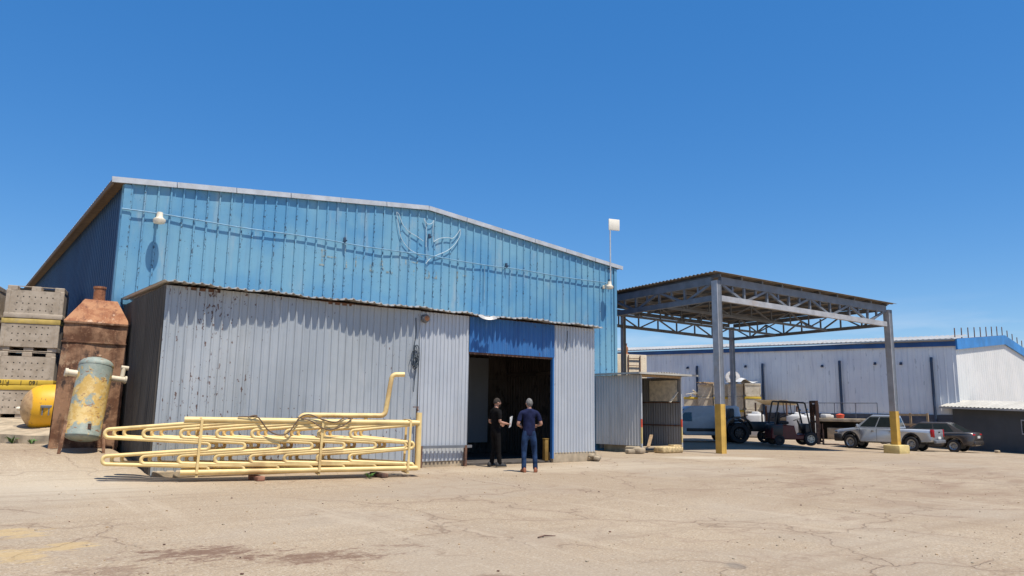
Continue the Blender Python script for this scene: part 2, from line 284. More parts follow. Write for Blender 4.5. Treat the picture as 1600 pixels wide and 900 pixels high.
# ------------------------------------------------------------------ mesh helpers
class MB:
    def __init__(s): s.v = []; s.f = []; s.m = []
    def add(s, verts, faces, mi=0):
        o = len(s.v); s.v += [tuple(x) for x in verts]; s.f += [tuple(i + o for i in f) for f in faces]; s.m += [mi] * len(faces); return s
    def box(s, c, d, rot=None, mi=0, bev=0.0):
        bm = bmesh.new(); bmesh.ops.create_cube(bm, size=1.0)
        for v in bm.verts: v.co = Vector((v.co.x * d[0], v.co.y * d[1], v.co.z * d[2]))
        if bev: bmesh.ops.bevel(bm, geom=list(bm.edges), offset=min(bev, min(d) * 0.45), segments=2, profile=0.5, affect='EDGES')
        mat = Matrix.Translation(c) @ (rot.to_4x4() if rot is not None else Matrix.Identity(4))
        bm.verts.index_update()
        s.add([mat @ v.co for v in bm.verts], [[v.index for v in f.verts] for f in bm.faces], mi); bm.free(); return s
    def beam(s, p, q, w, h=None, mi=0, up=(0, 0, 1), bev=0.0):
        p, q = Vector(p), Vector(q); d = q - p; L = d.length; x = d / L
        u = Vector(up)
        if abs(x.dot(u)) > 0.98: u = Vector((0, 1, 0))
        y = u.cross(x).normalized(); z = x.cross(y)
        return s.box((p + q) / 2, (L, w, h or w), Matrix((x, y, z)).transposed(), mi, bev)
    def tube(s, pts, r, n=8, mi=0, cap=True, closed=False):
        pts = [Vector(p) for p in pts]; N = len(pts)
        rs = r if isinstance(r, (list, tuple)) else [r] * N
        tang = []
        for i in range(N):
            a = pts[(i - 1) % N] if (i > 0 or closed) else pts[i]; b = pts[(i + 1) % N] if (i < N - 1 or closed) else pts[i]
            tang.append((b - a).normalized())
        t0 = tang[0]; nr = Vector((0, 0, 1)) if abs(t0.z) < 0.9 else Vector((1, 0, 0))
        nr = (nr - t0 * nr.dot(t0)).normalized(); vs = []
        for i in range(N):
            if i: nr = (tang[i - 1].rotation_difference(tang[i]) @ nr); nr = (nr - tang[i] * nr.dot(tang[i])).normalized()
            bn = tang[i].cross(nr)
            for k in range(n):
                a = 2 * math.pi * k / n; vs.append(pts[i] + (nr * math.cos(a) + bn * math.sin(a)) * rs[i])
        fs = []
        for i in range(N if closed else N - 1):
            j = (i + 1) % N
            for k in range(n): fs.append((i * n + k, i * n + (k + 1) % n, j * n + (k + 1) % n, j * n + k))
        if cap and not closed: fs += [tuple(range(n - 1, -1, -1)), tuple((N - 1) * n + k for k in range(n))]
        return s.add(vs, fs, mi)
    def cyl(s, p, q, r, r2=None, n=16, mi=0): return s.tube([p, q], [r, r if r2 is None else r2], n, mi)
    def lathe(s, prof, origin=(0, 0, 0), axis=(0, 0, 1), n=24, mi=0):
        ax = Vector(axis).normalized(); a = Vector((1, 0, 0)) if abs(ax.x) < 0.9 else Vector((0, 1, 0)); a = (a - ax * a.dot(ax)).normalized(); b = ax.cross(a); o = Vector(origin)
        vs = []; fs = []
        for (r, h) in prof:
            for k in range(n):
                t = 2 * math.pi * k / n; vs.append(o + ax * h + (a * math.cos(t) + b * math.sin(t)) * max(r, 1e-4))
        for i in range(len(prof) - 1):
            for k in range(n): fs.append((i * n + k, i * n + (k + 1) % n, (i + 1) * n + (k + 1) % n, (i + 1) * n + k))
        return s.add(vs, fs, mi)
    def quad(s, a, b, c, d, mi=0): return s.add([a, b, c, d], [(0, 1, 2, 3)], mi)
    def prism(s, poly, w, mi=0, axis='y', off=0.0, inset=0.0, shift=None):
        """extrude a 2-D outline (a, z) by +-w along y (or x); outer layers inset for a rounded edge; shift(a,y,z)->y"""
        P = [Vector(p) for p in poly]; n = len(P)
        area = sum(P[i].x * P[(i + 1) % n].y - P[(i + 1) % n].x * P[i].y for i in range(n))
        if area < 0: P.reverse()
        Q = []
        for i in range(n):
            e1 = (P[i] - P[i - 1]).normalized(); e2 = (P[(i + 1) % n] - P[i]).normalized()
            nn = Vector((-(e1.y + e2.y), e1.x + e2.x)); nn = nn.normalized() if nn.length > 1e-6 else Vector((-e1.y, e1.x)); Q.append(P[i] + nn * inset)
        layers = [(-w, Q), (-w + inset, P), (w - inset, P), (w, Q)] if inset else [(-w, P), (w, P)]
        vs = []
        for y, pl in layers:
            for p in pl:
                yy = y if shift is None else shift(p.x, y, p.y)
                vs.append((p.x, yy + off, p.y) if axis == 'y' else (yy + off, p.x, p.y))
        fs = []
        for l in range(len(layers) - 1):
            for i in range(n): j = (i + 1) % n; fs.append((l * n + i, l * n + j, (l + 1) * n + j, (l + 1) * n + i))
        o = (len(layers) - 1) * n
        fs += [tuple(range(n - 1, -1, -1)), tuple(o + i for i in range(n))]
        return s.add(vs, fs, mi)
    def grid(s, fn, us, vs_, mi=0):
        V = [fn(u, v) for v in vs_ for u in us]; nu = len(us); F = []
        for j in range(len(vs_) - 1):
            for i in range(nu - 1): F.append((j * nu + i, j * nu + i + 1, (j + 1) * nu + i + 1, (j + 1) * nu + i))
        return s.add(V, F, mi)
    def corr(s, p0, u, L, zb, zt, period, amp, kind='trap', nrm=(0, -1, 0), mi=0, rows=1, jit=0.0):
        """ribbed upright sheet from p0 along u; zb, zt numbers or functions of the run"""
        u = Vector(u).normalized(); nrm = Vector(nrm).normalized(); p0 = Vector(p0)
        zb_ = zb if callable(zb) else (lambda t: zb); zt_ = zt if callable(zt) else (lambda t: zt)
        S = ribs(L, period, amp, kind)
        def fn(sv, r):
            t, o = sv; z = zb_(t) + (zt_(t) - zb_(t)) * r
            j = jit * (math.sin(t * 1.7 + z * 0.9) + 0.6 * math.sin(t * 4.1 - z * 1.3)) if jit else 0
            p = p0 + u * t + nrm * (o + j); return (p.x, p.y, p.z + z)
        return s.grid(fn, S, [i / rows for i in range(rows + 1)], mi)
    def build(s, name, mats, parent=None, smooth=None, loc=None):
        me = bpy.data.meshes.new(name); me.from_pydata(s.v, [], s.f); 
        for m in (mats if isinstance(mats, (list, tuple)) else [mats]): me.materials.append(m)
        me.polygons.foreach_set('material_index', s.m)
        bm = bmesh.new(); bm.from_mesh(me); bmesh.ops.recalc_face_normals(bm, faces=bm.faces); bm.to_mesh(me); bm.free()
        if smooth is not None:
            me.polygons.foreach_set('use_smooth', [True] * len(me.polygons)); me.set_sharp_from_angle(angle=R(smooth))
        me.update()
        o = bpy.data.objects.new(name, me); col.objects.link(o)
        if parent: o.parent = parent
        if loc is not None: o.location = loc
        return o
def ribs(L, period, amp, kind):
    out = []; n = int(math.ceil(L / period))
    for k in range(n):
        a = k * period
        if kind == 'trap': pts = [(0, 0), (0.5 * period - 0.036, 0), (0.5 * period - 0.018, amp), (0.5 * period + 0.018, amp), (0.5 * period + 0.036, 0)]
        elif kind == 'box': pts = [(0, 0), (0.3 * period, 0), (0.42 * period, amp), (0.78 * period, amp), (0.9 * period, 0)]
        else: pts = [(period * i / 6, amp * (0.5 + 0.5 * math.cos(2 * math.pi * i / 6))) for i in range(6)]
        out += [(a + x, y) for x, y in pts if a + x <= L]
    out.append((L, 0)); return out
def tag(o, label=None, cat=None, group=None, kind=None):
    if label: o['label'] = label
    if cat: o['category'] = cat
    if group: o['group'] = group
    if kind: o['kind'] = kind
    return o
def thing(name, label, cat, loc=(0, 0, 0), rz=0.0, group=None):
    o = bpy.data.objects.new(name, None); o.empty_display_size = 0.2; col.objects.link(o)
    o.location = loc; o.rotation_euler = (0, 0, rz); return tag(o, label, cat, group)
def kids(o): return [c for c in bpy.data.objects if c.parent is o]
def copy_tree(o, parent=None):
    c = o.copy(); col.objects.link(c)
    if parent is not None: c.parent = parent
    for k in kids(o): copy_tree(k, c)
    return c
def rel(loc, rz=0.0):
    """world -> local of a thing at loc turned by rz"""
    mi_ = (Matrix.Translation(loc) @ Matrix.Rotation(rz, 4, 'Z')).inverted(); return lambda *p: mi_ @ Vector(p)
def fillet(pts, rad, n=6):
    P = [Vector(p) for p in pts]; out = [P[0]]
    for i in range(1, len(P) - 1):
        a, b, c = P[i - 1], P[i], P[i + 1]; u = (a - b).normalized(); v = (c - b).normalized()
        ang = u.angle(v); t = min(rad / math.tan(ang / 2), (a - b).length * 0.49, (c - b).length * 0.49); rr = t * math.tan(ang / 2)
        ctr = b + (u + v).normalized() * (rr / math.sin(ang / 2)); s0 = b + u * t - ctr; s1 = b + v * t - ctr
        th = s0.angle(s1)
        for k in range(n + 1): out.append(ctr + (s0 * math.sin(th * (1 - k / n)) + s1 * math.sin(th * k / n)) / math.sin(th) if th > 1e-3 else b)
    out.append(P[-1]); return out
def smst(x): x = max(0.0, min(1.0, x)); return x * x * (3 - 2 * x)

# ------------------------------------------------------------------ ground, platform
def gz(x, y):
    ramp = 0.50 * smst((y - 16.4) / 3.7) * (1 - smst((x - 3.35) / 1.2))
    dip = (-0.19 * smst((x - 26) / 9) - 0.14 * smst((x - 38) / 6)) * (1 - smst((y - 19.5) / 5))
    return ramp + dip + 0.012 * math.sin(x * 0.7 + 1) * math.sin(y * 0.5)
def axis_pts(lo, hi, step, far):
    a = []; x = lo
    while x <= hi + 1e-6: a.append(x); x += step
    ext = [hi + (far - hi) * t for t in (0.01, 0.03, 0.08, 0.2, 0.5, 1.0)]
    return [lo - (far + lo) * t for t in (1.0, 0.5, 0.2, 0.08, 0.03, 0.01)] + a + ext
g = MB(); g.grid(lambda x, y: (x, y, gz(x, y)), axis_pts(-6, 52, 0.5, 3000), axis_pts(0, 46, 0.5, 3000))
tag(g.build('ground', M['ground'], smooth=60), kind='structure')

# raised loading platform behind the rusty tank: kerb face and sloping top
kl = [(-14, 30.5), (-4, 26.6), (1.54, 23.75), (2.42, 22.95), (3.5, 22.25)]
pf = MB(); top = []; bot = []
for (x, y) in kl:
    top.append((x, y, 0.71)); bot.append((x, y, 0.30))
for i in range(len(kl) - 1):
    n = 6
    for k in range(n):
        a = Vector(top[i]).lerp(Vector(top[i + 1]), k / n); b = Vector(top[i]).lerp(Vector(top[i + 1]), (k + 1) / n)
        a.y += 0.03 * math.sin(a.x * 9); b.y += 0.03 * math.sin(b.x * 9); a.z += 0.012 * math.sin(a.x * 5); b.z += 0.012 * math.sin(b.x * 5)
        pf.quad((a.x, a.y, 0.2), (b.x, b.y, 0.2), b, a)
        rows = [0, 0.35, 3.3, 20]; zs = [0, 0.015, 0.36, 0.40]
        for r in range(3):
            pf.quad((a.x, a.y + rows[r], a.z + zs[r]), (b.x, b.y + rows[r], b.z + zs[r]), (b.x, b.y + rows[r + 1], b.z + zs[r + 1]), (a.x, a.y + rows[r + 1], a.z + zs[r + 1]))
tag(pf.build('loading_platform', M['concrete'], smooth=50), kind='structure')

# ------------------------------------------------------------------ blue warehouse
WX0, WX1, WY, WYB, EAVE, APX, RIDGE = 3.56, 22.13, 22.0, 47.0, 7.42, 13.0, 8.32
o0 = (WX0, WY, 0)
wh = thing('warehouse', 'large blue ribbed metal warehouse with low gable roof and faded peeling paint', 'warehouse', o0)
Lw = WX1 - WX0
def gable(t): x = WX0 + t; return EAVE + (RIDGE - EAVE) * (1 - abs(x - APX) / (APX - WX0 if x < APX else WX1 - APX))
f = MB(); f.corr((0, 0, 0), (1, 0, 0), Lw, 0.0, gable, 0.33, 0.045, 'trap', (0, -1, 0), rows=8, jit=0.006)
f.build('front_wall', M['blue'], wh)
sw = MB(); sw.corr((0, 0.0, 0), (0, 1, 0), WYB - WY, 0, EAVE, 0.33, 0.03, 'trap', (-1, 0, 0)); sw.build('side_wall', M['blue_shade'], wh)
sw = MB(); sw.corr((Lw, 0.0, 0), (0, 1, 0), WYB - WY, 0, EAVE, 0.33, 0.03, 'trap', (1, 0, 0)); sw.build('side_wall', M['blue_shade'], wh)
bw = MB(); bw.corr((0, WYB - WY, 0), (1, 0, 0), Lw, 0, gable, 0.33, 0.03, 'trap', (0, 1, 0)); bw.build('back_wall', M['blue_shade'], wh)
# roof: two ribbed slopes that overhang the walls
rf = MB()
for sgn in (0, 1):
    x0, x1 = (-0.34, APX - WX0) if sgn == 0 else (APX - WX0, Lw + 0.34)
    def zr(x): return gable(x) + 0.05
    S = ribs(WYB - WY + 0.3, 0.33, 0.03, 'trap')
    rf.grid(lambda sv, t: (x0 + (x1 - x0) * t, -0.08 + sv[0], zr(x0 + (x1 - x0) * t) + sv[1] + 0.03), S, [0, 1])
    rf.grid(lambda sv, t: (x0 + (x1 - x0) * t, -0.08 + sv, zr(x0 + (x1 - x0) * t)), [0, WYB - WY + 0.3], [0, 1], mi=1)
rf.build('roof', [M['galv'], M['soffit']], wh)
# pale rake flashing along the gable
tr = MB()
for (xa, xb) in ((-0.36, APX - WX0), (APX - WX0, Lw + 0.36)):
    za, zb = gable(xa), gable(xb)
    n = 6
    for k in range(n):
        a, b = k / n, (k + 1) / n - 0.002
        pa = (xa + (xb - xa) * a, -0.075 - 0.004 * (k % 2), za + (zb - za) * a + 0.07); pb = (xa + (xb - xa) * b, -0.075 - 0.004 * (k % 2), za + (zb - za) * b + 0.07)
        tr.beam(pa, pb, 0.06, 0.15, 0)
tr.build('rake_flashing', M['trim'], wh)
et = MB(); et.beam((-0.33, -0.04, EAVE - 0.03), (-0.33, WYB - WY, EAVE - 0.03), 0.05, 0.13); et.build('eave_board', M['soffit'], wh)
ct = MB(); ct.box((-0.03, 0.09, EAVE / 2), (0.06, 0.18, EAVE - 0.06)); ct.box((0.06, -0.035, EAVE / 2), (0.2, 0.03, EAVE - 0.06)); ct.build('corner_flashing', M['blue'], wh)
ct = MB(); ct.box((Lw + 0.02, 0.05, EAVE / 2), (0.05, 0.16, EAVE - 0.06)); ct.box((Lw - 0.05, -0.035, EAVE / 2), (0.14, 0.03, EAVE - 0.06)); ct.build('corner_flashing', M['blue'], wh)
# residue of the removed sign letters (broken marks on the sheet)
letters = [[(9.22, 6.36), (9.25, 5.9)], [(9.27, 6.2), (9.72, 6.2)], [(9.15, 5.91), (9.31, 5.91)], [(9.18, 6.38), (9.38, 6.37)], [(10.05, 6.18), (10.07, 5.87)],
           [(10.38, 6.33), (10.38, 5.97)], [(10.38, 6.33), (10.53, 6.31)], [(10.9, 6.18), (10.91, 5.92)], [(10.85, 5.91), (11.02, 5.95)],
           [(11.29, 6.35), (11.32, 6.11), (11.46, 5.96), (11.73, 5.96)], [(11.25, 6.18), (11.33, 6.19)], [(12.2, 6.47), (12.21, 6.3)], [(12.35, 6.43), (12.64, 6.4)],
           [(12.53, 6.14), (12.51, 5.97)], [(13.12, 6.17), (13.13, 5.92)], [(12.94, 5.96), (13.08, 5.93), (13.15, 6.04)], [(13.3, 5.98), (13.45, 5.97)],
           [(13.41, 6.2), (13.42, 5.99)], [(14.49, 6.2), (14.65, 6.2)], [(14.26, 6.31), (14.27, 5.96)]]
def ribo(t):
    fr = ((t / 0.33) % 1.0) - 0.5; d = abs(fr) * 0.33
    return 0.045 if d < 0.018 else (0.0 if d > 0.036 else 0.045 * (0.036 - d) / 0.018)
def strokes(gh, st):
    for a, b in zip(st[:-1], st[1:]):
        a, b = Vector((a[0] - WX0, a[1])), Vector((b[0] - WX0, b[1])); d = b - a; L = d.length; pn = Vector((-d.y, d.x)).normalized() * 0.022
        n = max(2, int(L / 0.025))
        for k in range(n):
            if random.random() < 0.3: continue
            p, q = a + d * (k / n), a + d * ((k + 0.9) / n); w1 = 0.5 + random.random() * 0.8
            gh.quad(*[(c.x, -ribo(c.x) - 0.011, c.y) for c in (p - pn * w1, q - pn * w1, q + pn * w1, p + pn * w1)])
for grp in ((0, 1, 2, 3), (4,), (5, 6), (7, 8), (9, 10), (11, 12, 13), (14, 15, 16, 17), (18, 19)):
    gh = MB()
    for i in grp: strokes(gh, letters[i])
    gh.build('letter_mark', M['ghost'], wh)

# bird-shaped tube emblem
def sm(pts, n=6):
    P = [Vector(p) for p in pts]; out = []
    for i in range(len(P) - 1):
        a = P[max(i - 1, 0)]; b = P[i]; c = P[i + 1]; d = P[min(i + 2, len(P) - 1)]
        for k in range(n):
            t = k / n; out.append(0.5 * ((2 * b) + (c - a) * t + (2 * a - 5 * b + 4 * c - d) * t * t + (3 * b - a - 3 * c + d) * t ** 3))
    out.append(P[-1]); return out
eb = (13.0, WY - 0.066, 6.4)
em = thing('bird_emblem', 'white tube outline of a spread-winged bird fixed under the gable peak', 'emblem', eb)
wl = [[(11.75, 8.03), (11.84, 7.58), (11.98, 7.14), (12.27, 6.85), (12.53, 6.74), (12.82, 6.63)], [(11.75, 8.03), (11.85, 7.96), (12.0, 7.65), (12.24, 7.44), (12.55, 7.32), (12.82, 7.19)],
      [(12.93, 7.0), (12.92, 7.54), (12.9, 7.75), (12.81, 8.0), (12.92, 7.85), (13.02, 7.82), (13.14, 7.87), (13.22, 7.98), (13.19, 7.76), (13.19, 7.54), (13.23, 7.23)],
      [(13.23, 7.23), (13.47, 7.38), (13.77, 7.46), (14.02, 7.47), (14.19, 7.65), (14.32, 7.83), (14.3, 7.58), (14.08, 7.24), (13.78, 6.98), (13.39, 6.78), (13.11, 6.61), (12.95, 6.42)]]
for nm, st in zip(('wing_tube', 'wing_tube', 'head_tube', 'wing_tube'), wl):
    t = MB(); t.tube([(p.x - eb[0], 0, p.y - eb[2]) for p in sm(st)], 0.013, 6); t.build(nm, M['neon'], em, 60)

# conduit along the facade, floodlights, antenna, small brackets
cd = MB()
pts = [(3.5 + i * 0.6, WY - 0.085 - 0.008 * math.sin(i * 2.1), 6.70 + 0.018 * math.sin(i * 0.9)) for i in range(31)]
cd.tube([(p[0] - 3.5, p[1] - WY, p[2] - 6.7) for p in pts], 0.019, 8)
cd.tube(fillet([(11.72, -0.085, -0.01), (11.9, -0.08, -0.03), (11.92, -0.07, -1.3)], 0.08), 0.016, 6)
co = cd.build('conduit', M['conduit'], None, 60, (3.5, WY, 6.7)); tag(co, 'thin pale blue conduit running level across the blue facade', 'conduit')
def floodlight(x, z, label):
    t = thing('floodlight', label, 'lamp', (x, WY - 0.06, z), 0, 'floodlights on the blue facade')
    a = MB(); a.tube([(0, 0.03, 0.02), (0, -0.14, 0.08), (0, -0.3, 0.10)], 0.022, 8); a.box((0, 0.01, 0.0), (0.12, 0.03, 0.14), bev=0.01); a.build('bracket', M['lampw'], t, 40)
    h = MB(); h.lathe([(0.0, 0.19), (0.075, 0.185), (0.085, 0.06), (0.10, 0.03), (0.16, -0.01), (0.165, -0.05), (0.145, -0.11), (0.05, -0.14), (0.0, -0.14)], (0, -0.32, 0), n=20); h.build('lamp_head', M['lampw'], t, 35)
    return t
floodlight(4.39, 6.50, 'cream bowl floodlight near the left top corner of the blue facade')
floodlight(21.40, 6.54, 'cream bowl floodlight at the foot of the antenna mast')
an = thing('antenna', 'square ivory panel antenna on a thin mast above the roof corner', 'antenna', (21.72, WY - 0.12, 6.75))
a = MB(); a.cyl((0, 0, 0), (0, 0, 2.25), 0.03, n=10); a.build('mast', M['trim'], an, 40)
a = MB(); a.box((0.17, -0.06, 2.46), (0.50, 0.06, 0.48), Matrix.Rotation(R(-18), 3, 'Z'), bev=0.02); a.build('panel', M['panelw'], an, 40)
for z in (0.12, 0.6): MB().box((0, 0.05, z), (0.05, 0.12, 0.05)).build('clamp', M['steel'], an)
for (x, z, lb) in ((9.93, 6.80, 'small dark blue bracket left of the bird emblem'), (13.05, 7.4, 'small dark blue bracket inside the bird emblem'), (16.38, 6.80, 'small dark blue bracket right of the bird emblem')):
    b = MB(); b.box((0, 0, 0), (0.07, 0.08, 0.16), bev=0.01); b.tube([(0, -0.03, -0.06), (0.03, -0.1, -0.02)], 0.025, 8)
    tag(b.build('wall_bracket', M['dark_blue'], None, 40, (x, WY - 0.075, z)), lb, 'bracket', 'small brackets on the blue facade')

# ------------------------------------------------------------------ grey annex in front of the warehouse
AX0, AX1, AY = 3.80, 16.52, 17.42
oa = (AX0, AY, 0); ax = thing('annex', 'long grey corrugated lean-to built against the blue warehouse front', 'annex', oa)
f = MB(); f.corr((0, 0, 0), (1, 0, 0), 6.36, 0.02, lambda t: 4.10 + 0.012 * math.sin(t * 1.1), 0.19, 0.026, 'trap', (0, -1, 0), rows=12, jit=0.016); f.build('front_sheeting', M['annex'], ax)
f = MB(); f.corr((6.36, -0.03, 0), (1, 0, 0), 1.57, 0.16, 4.09, 0.12, 0.024, 'box', (0, -1, 0), rows=4, jit=0.003); f.build('door_leaf', M['lav'], ax)
f = MB(); f.corr((11.06, -0.02, 0), (1, 0, 0), AX1 - AX0 - 11.06, 0.28, 4.09, 0.12, 0.024, 'box', (0, -1, 0), rows=4, jit=0.004); f.build('end_sheeting', M['lav'], ax)
f = MB(); f.corr((7.93, -0.01, 0), (1, 0, 0), 3.13, 3.10, 4.09, 0.15, 0.045, 'sine', (0, -1, 0), rows=2, jit=0.004); f.beam((7.93, 0.03, 3.09), (11.06, 0.03, 3.09), 0.06, 0.09, 1); f.build('lintel_sheet', [M['blue_lintel'], M['rust_dark']], ax)
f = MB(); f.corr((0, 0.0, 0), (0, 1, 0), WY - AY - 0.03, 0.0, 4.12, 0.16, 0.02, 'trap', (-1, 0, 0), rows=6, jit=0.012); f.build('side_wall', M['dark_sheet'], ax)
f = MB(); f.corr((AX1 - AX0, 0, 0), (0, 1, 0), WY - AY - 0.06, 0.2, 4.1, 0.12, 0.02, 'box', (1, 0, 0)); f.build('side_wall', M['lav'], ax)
jb = MB(); jb.box((11.03, 0.02, 1.6), (0.06, 0.10, 2.98)); jb.build('door_jamb', M['blue_lintel'], ax)
jb = MB(); jb.box((7.95, 0.06, 1.6), (0.05, 0.10, 2.98)); jb.build('door_jamb', M['steel'], ax)
pl = MB(); pl.box((11.06 + 0.86, 0.08, 0.14), (1.76, 0.22, 0.31), bev=0.02); pl.build('plinth', M['concrete'], ax)
pl = MB(); pl.box((6.36 + 0.78, 0.08, 0.08), (1.6, 0.2, 0.2), bev=0.02); pl.build('plinth', M['concrete'], ax)
sk = MB(); sk.box((3.18, 0.06, 0.07), (6.3, 0.22, 0.16), bev=0.03); sk.build('plinth', M['concrete'], ax)
# roof sheet, wavy and battered at the front edge
rf = MB(); Sx = [(-0.10 + i * 0.019) for i in range(int((AX1 - AX0 + 0.28) / 0.019))]
def droop(x): return -0.07 * math.exp(-((x - 8.35) / 0.35) ** 2) + 0.018 * math.sin(x * 3.3) + 0.012 * math.sin(x * 9.1 + 1)
def spike(x): return math.exp(-((((x / 0.19) % 1.0) - 0.5) * 0.19 / 0.026) ** 2)
def over(x): return 0.31 - 0.075 * spike(x) * (0.7 + 0.5 * math.sin(x * 2.3)) + 0.03 * math.sin(x * 1.3 + 0.5) + 0.025 * math.sin(x * 6.1)
def rfn(x, v):
    y0 = -over(x); y = y0 + (WY - AY - 0.04 - y0) * v
    z = 4.15 + 0.11 * v + 0.045 * spike(x) - 0.005 + droop(x) * (1 - v) ** 3
    return (x, y, z)
rf.grid(rfn, Sx, [0, 0.04, 0.1, 0.3, 0.65, 1.0])
rf.grid(lambda x, v: (rfn(x, 0)[0], rfn(x, 0)[1] - 0.002, rfn(x, 0)[2] - 0.018 * v), Sx, [0, 1])
rf.beam((0, 0.05, 4.08), (AX1 - AX0, 0.05, 4.08), 0.07, 0.07, 1); rf.build('roof', [M['galv'], M['rust_dark']], ax)
cr = MB(); cr.grid(lambda u, v: (8.02 + 0.62 * u, -0.33 - 0.07 * v + 0.03 * math.sin(u * 7), 4.12 - 0.015 - (0.05 + 0.06 * math.sin(u * math.pi)) * v + 0.03 * math.sin(u * 9) * (1 - v)), [i / 14 for i in range(15)], [0, 0.5, 1]); cr.build('bent_flap', M['galv'], ax, 60)
# inside
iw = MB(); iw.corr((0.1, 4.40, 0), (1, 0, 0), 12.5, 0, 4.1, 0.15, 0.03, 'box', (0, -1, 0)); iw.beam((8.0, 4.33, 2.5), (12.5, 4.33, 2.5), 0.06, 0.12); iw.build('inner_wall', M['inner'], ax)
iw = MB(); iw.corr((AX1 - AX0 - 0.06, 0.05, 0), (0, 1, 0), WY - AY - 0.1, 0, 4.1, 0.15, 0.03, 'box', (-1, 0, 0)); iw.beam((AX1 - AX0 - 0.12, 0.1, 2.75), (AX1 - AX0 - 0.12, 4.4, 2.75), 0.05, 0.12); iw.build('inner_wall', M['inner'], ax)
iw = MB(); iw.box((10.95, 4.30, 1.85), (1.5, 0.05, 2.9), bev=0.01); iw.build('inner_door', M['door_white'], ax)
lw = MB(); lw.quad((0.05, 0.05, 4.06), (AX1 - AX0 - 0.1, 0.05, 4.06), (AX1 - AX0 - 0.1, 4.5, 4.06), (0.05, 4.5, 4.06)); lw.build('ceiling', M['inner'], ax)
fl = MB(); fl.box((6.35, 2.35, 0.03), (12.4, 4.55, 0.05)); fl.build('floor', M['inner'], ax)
for i, (x, y) in enumerate(((7.9, 2.0), (10.7, 2.6))):
    pass
tag(MB().box((0, 0, 0.31), (0.13, 0.13, 0.62), bev=0.012).box((0.0, 0.0, 0.63), (0.15, 0.15, 0.03), bev=0.01).build('bollard', M['ochre'], None, 40, (14.66, AY + 0.12, 0.05)), 'short ochre guard post inside the right of the dark doorway', 'guard post')
gr = thing('guard_rail', 'low rusty rail with two posts in front of the grey door leaf', 'rail', (10.2, AY - 0.14, 0))
MB().beam((0, 0, 0.53), (1.62, 0, 0.53), 0.05, 0.07).build('rail', M['steel'], gr)
for x in (0.03, 1.42): MB().beam((x, 0.0, 0), (x, 0.0, 0.56), 0.07, 0.07).build('post', M['rust_dark'], gr)
tp = MB(); tp.tube([(0, 0, 0), (0, 0, 1.5)], 0.02, 8); tp.tube([(0, 0, 1.48), (-0.02, -0.07, 1.5), (-0.03, -0.11, 1.44)], 0.018, 8); tp.box((-0.05, -0.03, 1.53), (0.16, 0.03, 0.025))
tag(tp.build('standpipe', M['rust_dark'], None, 50, (10.1, AY - 0.10, 0.03)), 'thin water standpipe with tap beside the grey door leaf', 'tap')
lp = thing('round_lamp', 'small round brownish lamp under the lean-to roof edge', 'lamp', (10.26, AY - 0.06, 3.9))
MB().lathe([(0, 0.14), (0.08, 0.14), (0.11, 0.10), (0.115, 0.0), (0.06, -0.01)], (0, 0, 0), (0, -1, 0), 20).build('housing', M['steel'], lp, 40)
MB().lathe([(0, 0.165), (0.05, 0.16), (0.075, 0.142)], (0, 0, 0), (0, -1, 0), 16).build('lens', M['rust_orange'], lp, 40)
cb = MB(); rr = random.Random(3)
cb.tube(sm([(0, -0.045, 0.75), (0.02, -0.05, 0.3), (-0.03, -0.06, 0.0), (0.03, -0.05, -0.5), (0.0, -0.045, -1.2)], 5), 0.012, 5)
for k in range(7):
    w = 0.05 + rr.random() * 0.06; h = 0.12 + rr.random() * 0.22; zc = -0.1 - rr.random() * 0.35; xc = (rr.random() - 0.5) * 0.1
    cb.tube([(xc + w * math.sin(t * 0.6283), -0.05 - 0.012 * k, zc + h * math.cos(t * 0.6283)) for t in range(10)], 0.010, 5, closed=True)
tag(cb.build('cable_coil', M['cable'], None, 60, (10.0, AY - 0.02, 3.15)), 'tangle of dark cable hanging on the grey sheet beside the door leaf', 'cable')
cb = MB(); cb.tube(sm([(0.1, -0.04, 0.5), (0.07, -0.05, 0.2), (0.0, -0.045, -0.1)], 5), 0.011, 5)
tag(cb.build('loose_wire', M['cable'], None, 60, (15.27, AY - 0.02, 3.45)), 'short dark wire dangling under the roof right of the doorway', 'wire')
rb_ = MB()
for k in range(5): rb_.box((random.uniform(-0.25, 0.25), random.uniform(-0.1, 0.1), 0.06 + 0.03 * k % 0.1), (random.uniform(0.12, 0.3), 0.18, 0.12), Matrix.Rotation(k * 0.7, 3, 'Z') @ Matrix.Rotation(0.2 * k, 3, 'X'), bev=0.03)
tag(rb_.build('rubble', M['concrete'], None, 40, (16.55, AY - 0.15, 0.0)), 'broken concrete lumps at the right foot of the lean-to', 'rubble')

# ------------------------------------------------------------------ pipe coil rack
ra = Vector((4.17, 16.44, 0)); rd = Vector((0.9621, -0.2721, 0)); rn = Vector((0.2721, 0.9621, 0))
rk = thing('pipe_coil_rack', 'cream yellow refrigeration pipe coil rack with zigzag bends lying along the grey wall', 'pipe rack', ra, math.atan2(rd.y, rd.x))
def coil(off, du):
    for j in range(8):
        u = 0.49 + du + 0.685 * j; L = 1.93; ue = u if j < 7 else 4.74
        if u > 4.85: ue = 4.78
        p = [(u + (0.05 if j < 7 else -0.1), off, 1.20), (u - L, off, 0.955 + 0.075), (u - L, off, 0.955 - 0.075), (ue, off, 0.70 + 0.062), (ue, off, 0.70 - 0.062), (u - L, off, 0.44 + 0.075), (u - L, off, 0.44 - 0.075), (ue, off, 0.29), (ue + 0.015, off, 0.20)]
        if u > 4.8: p[0] = (4.78, off, 1.16)
        t = MB(); t.tube(fillet(p, 0.085, 7), 0.036, 10); t.build('zigzag_pipe', M['pipe'], rk, 60)
coil(0.0, 0.0); coil(0.21, 0.14); coil(0.42, 0.30)
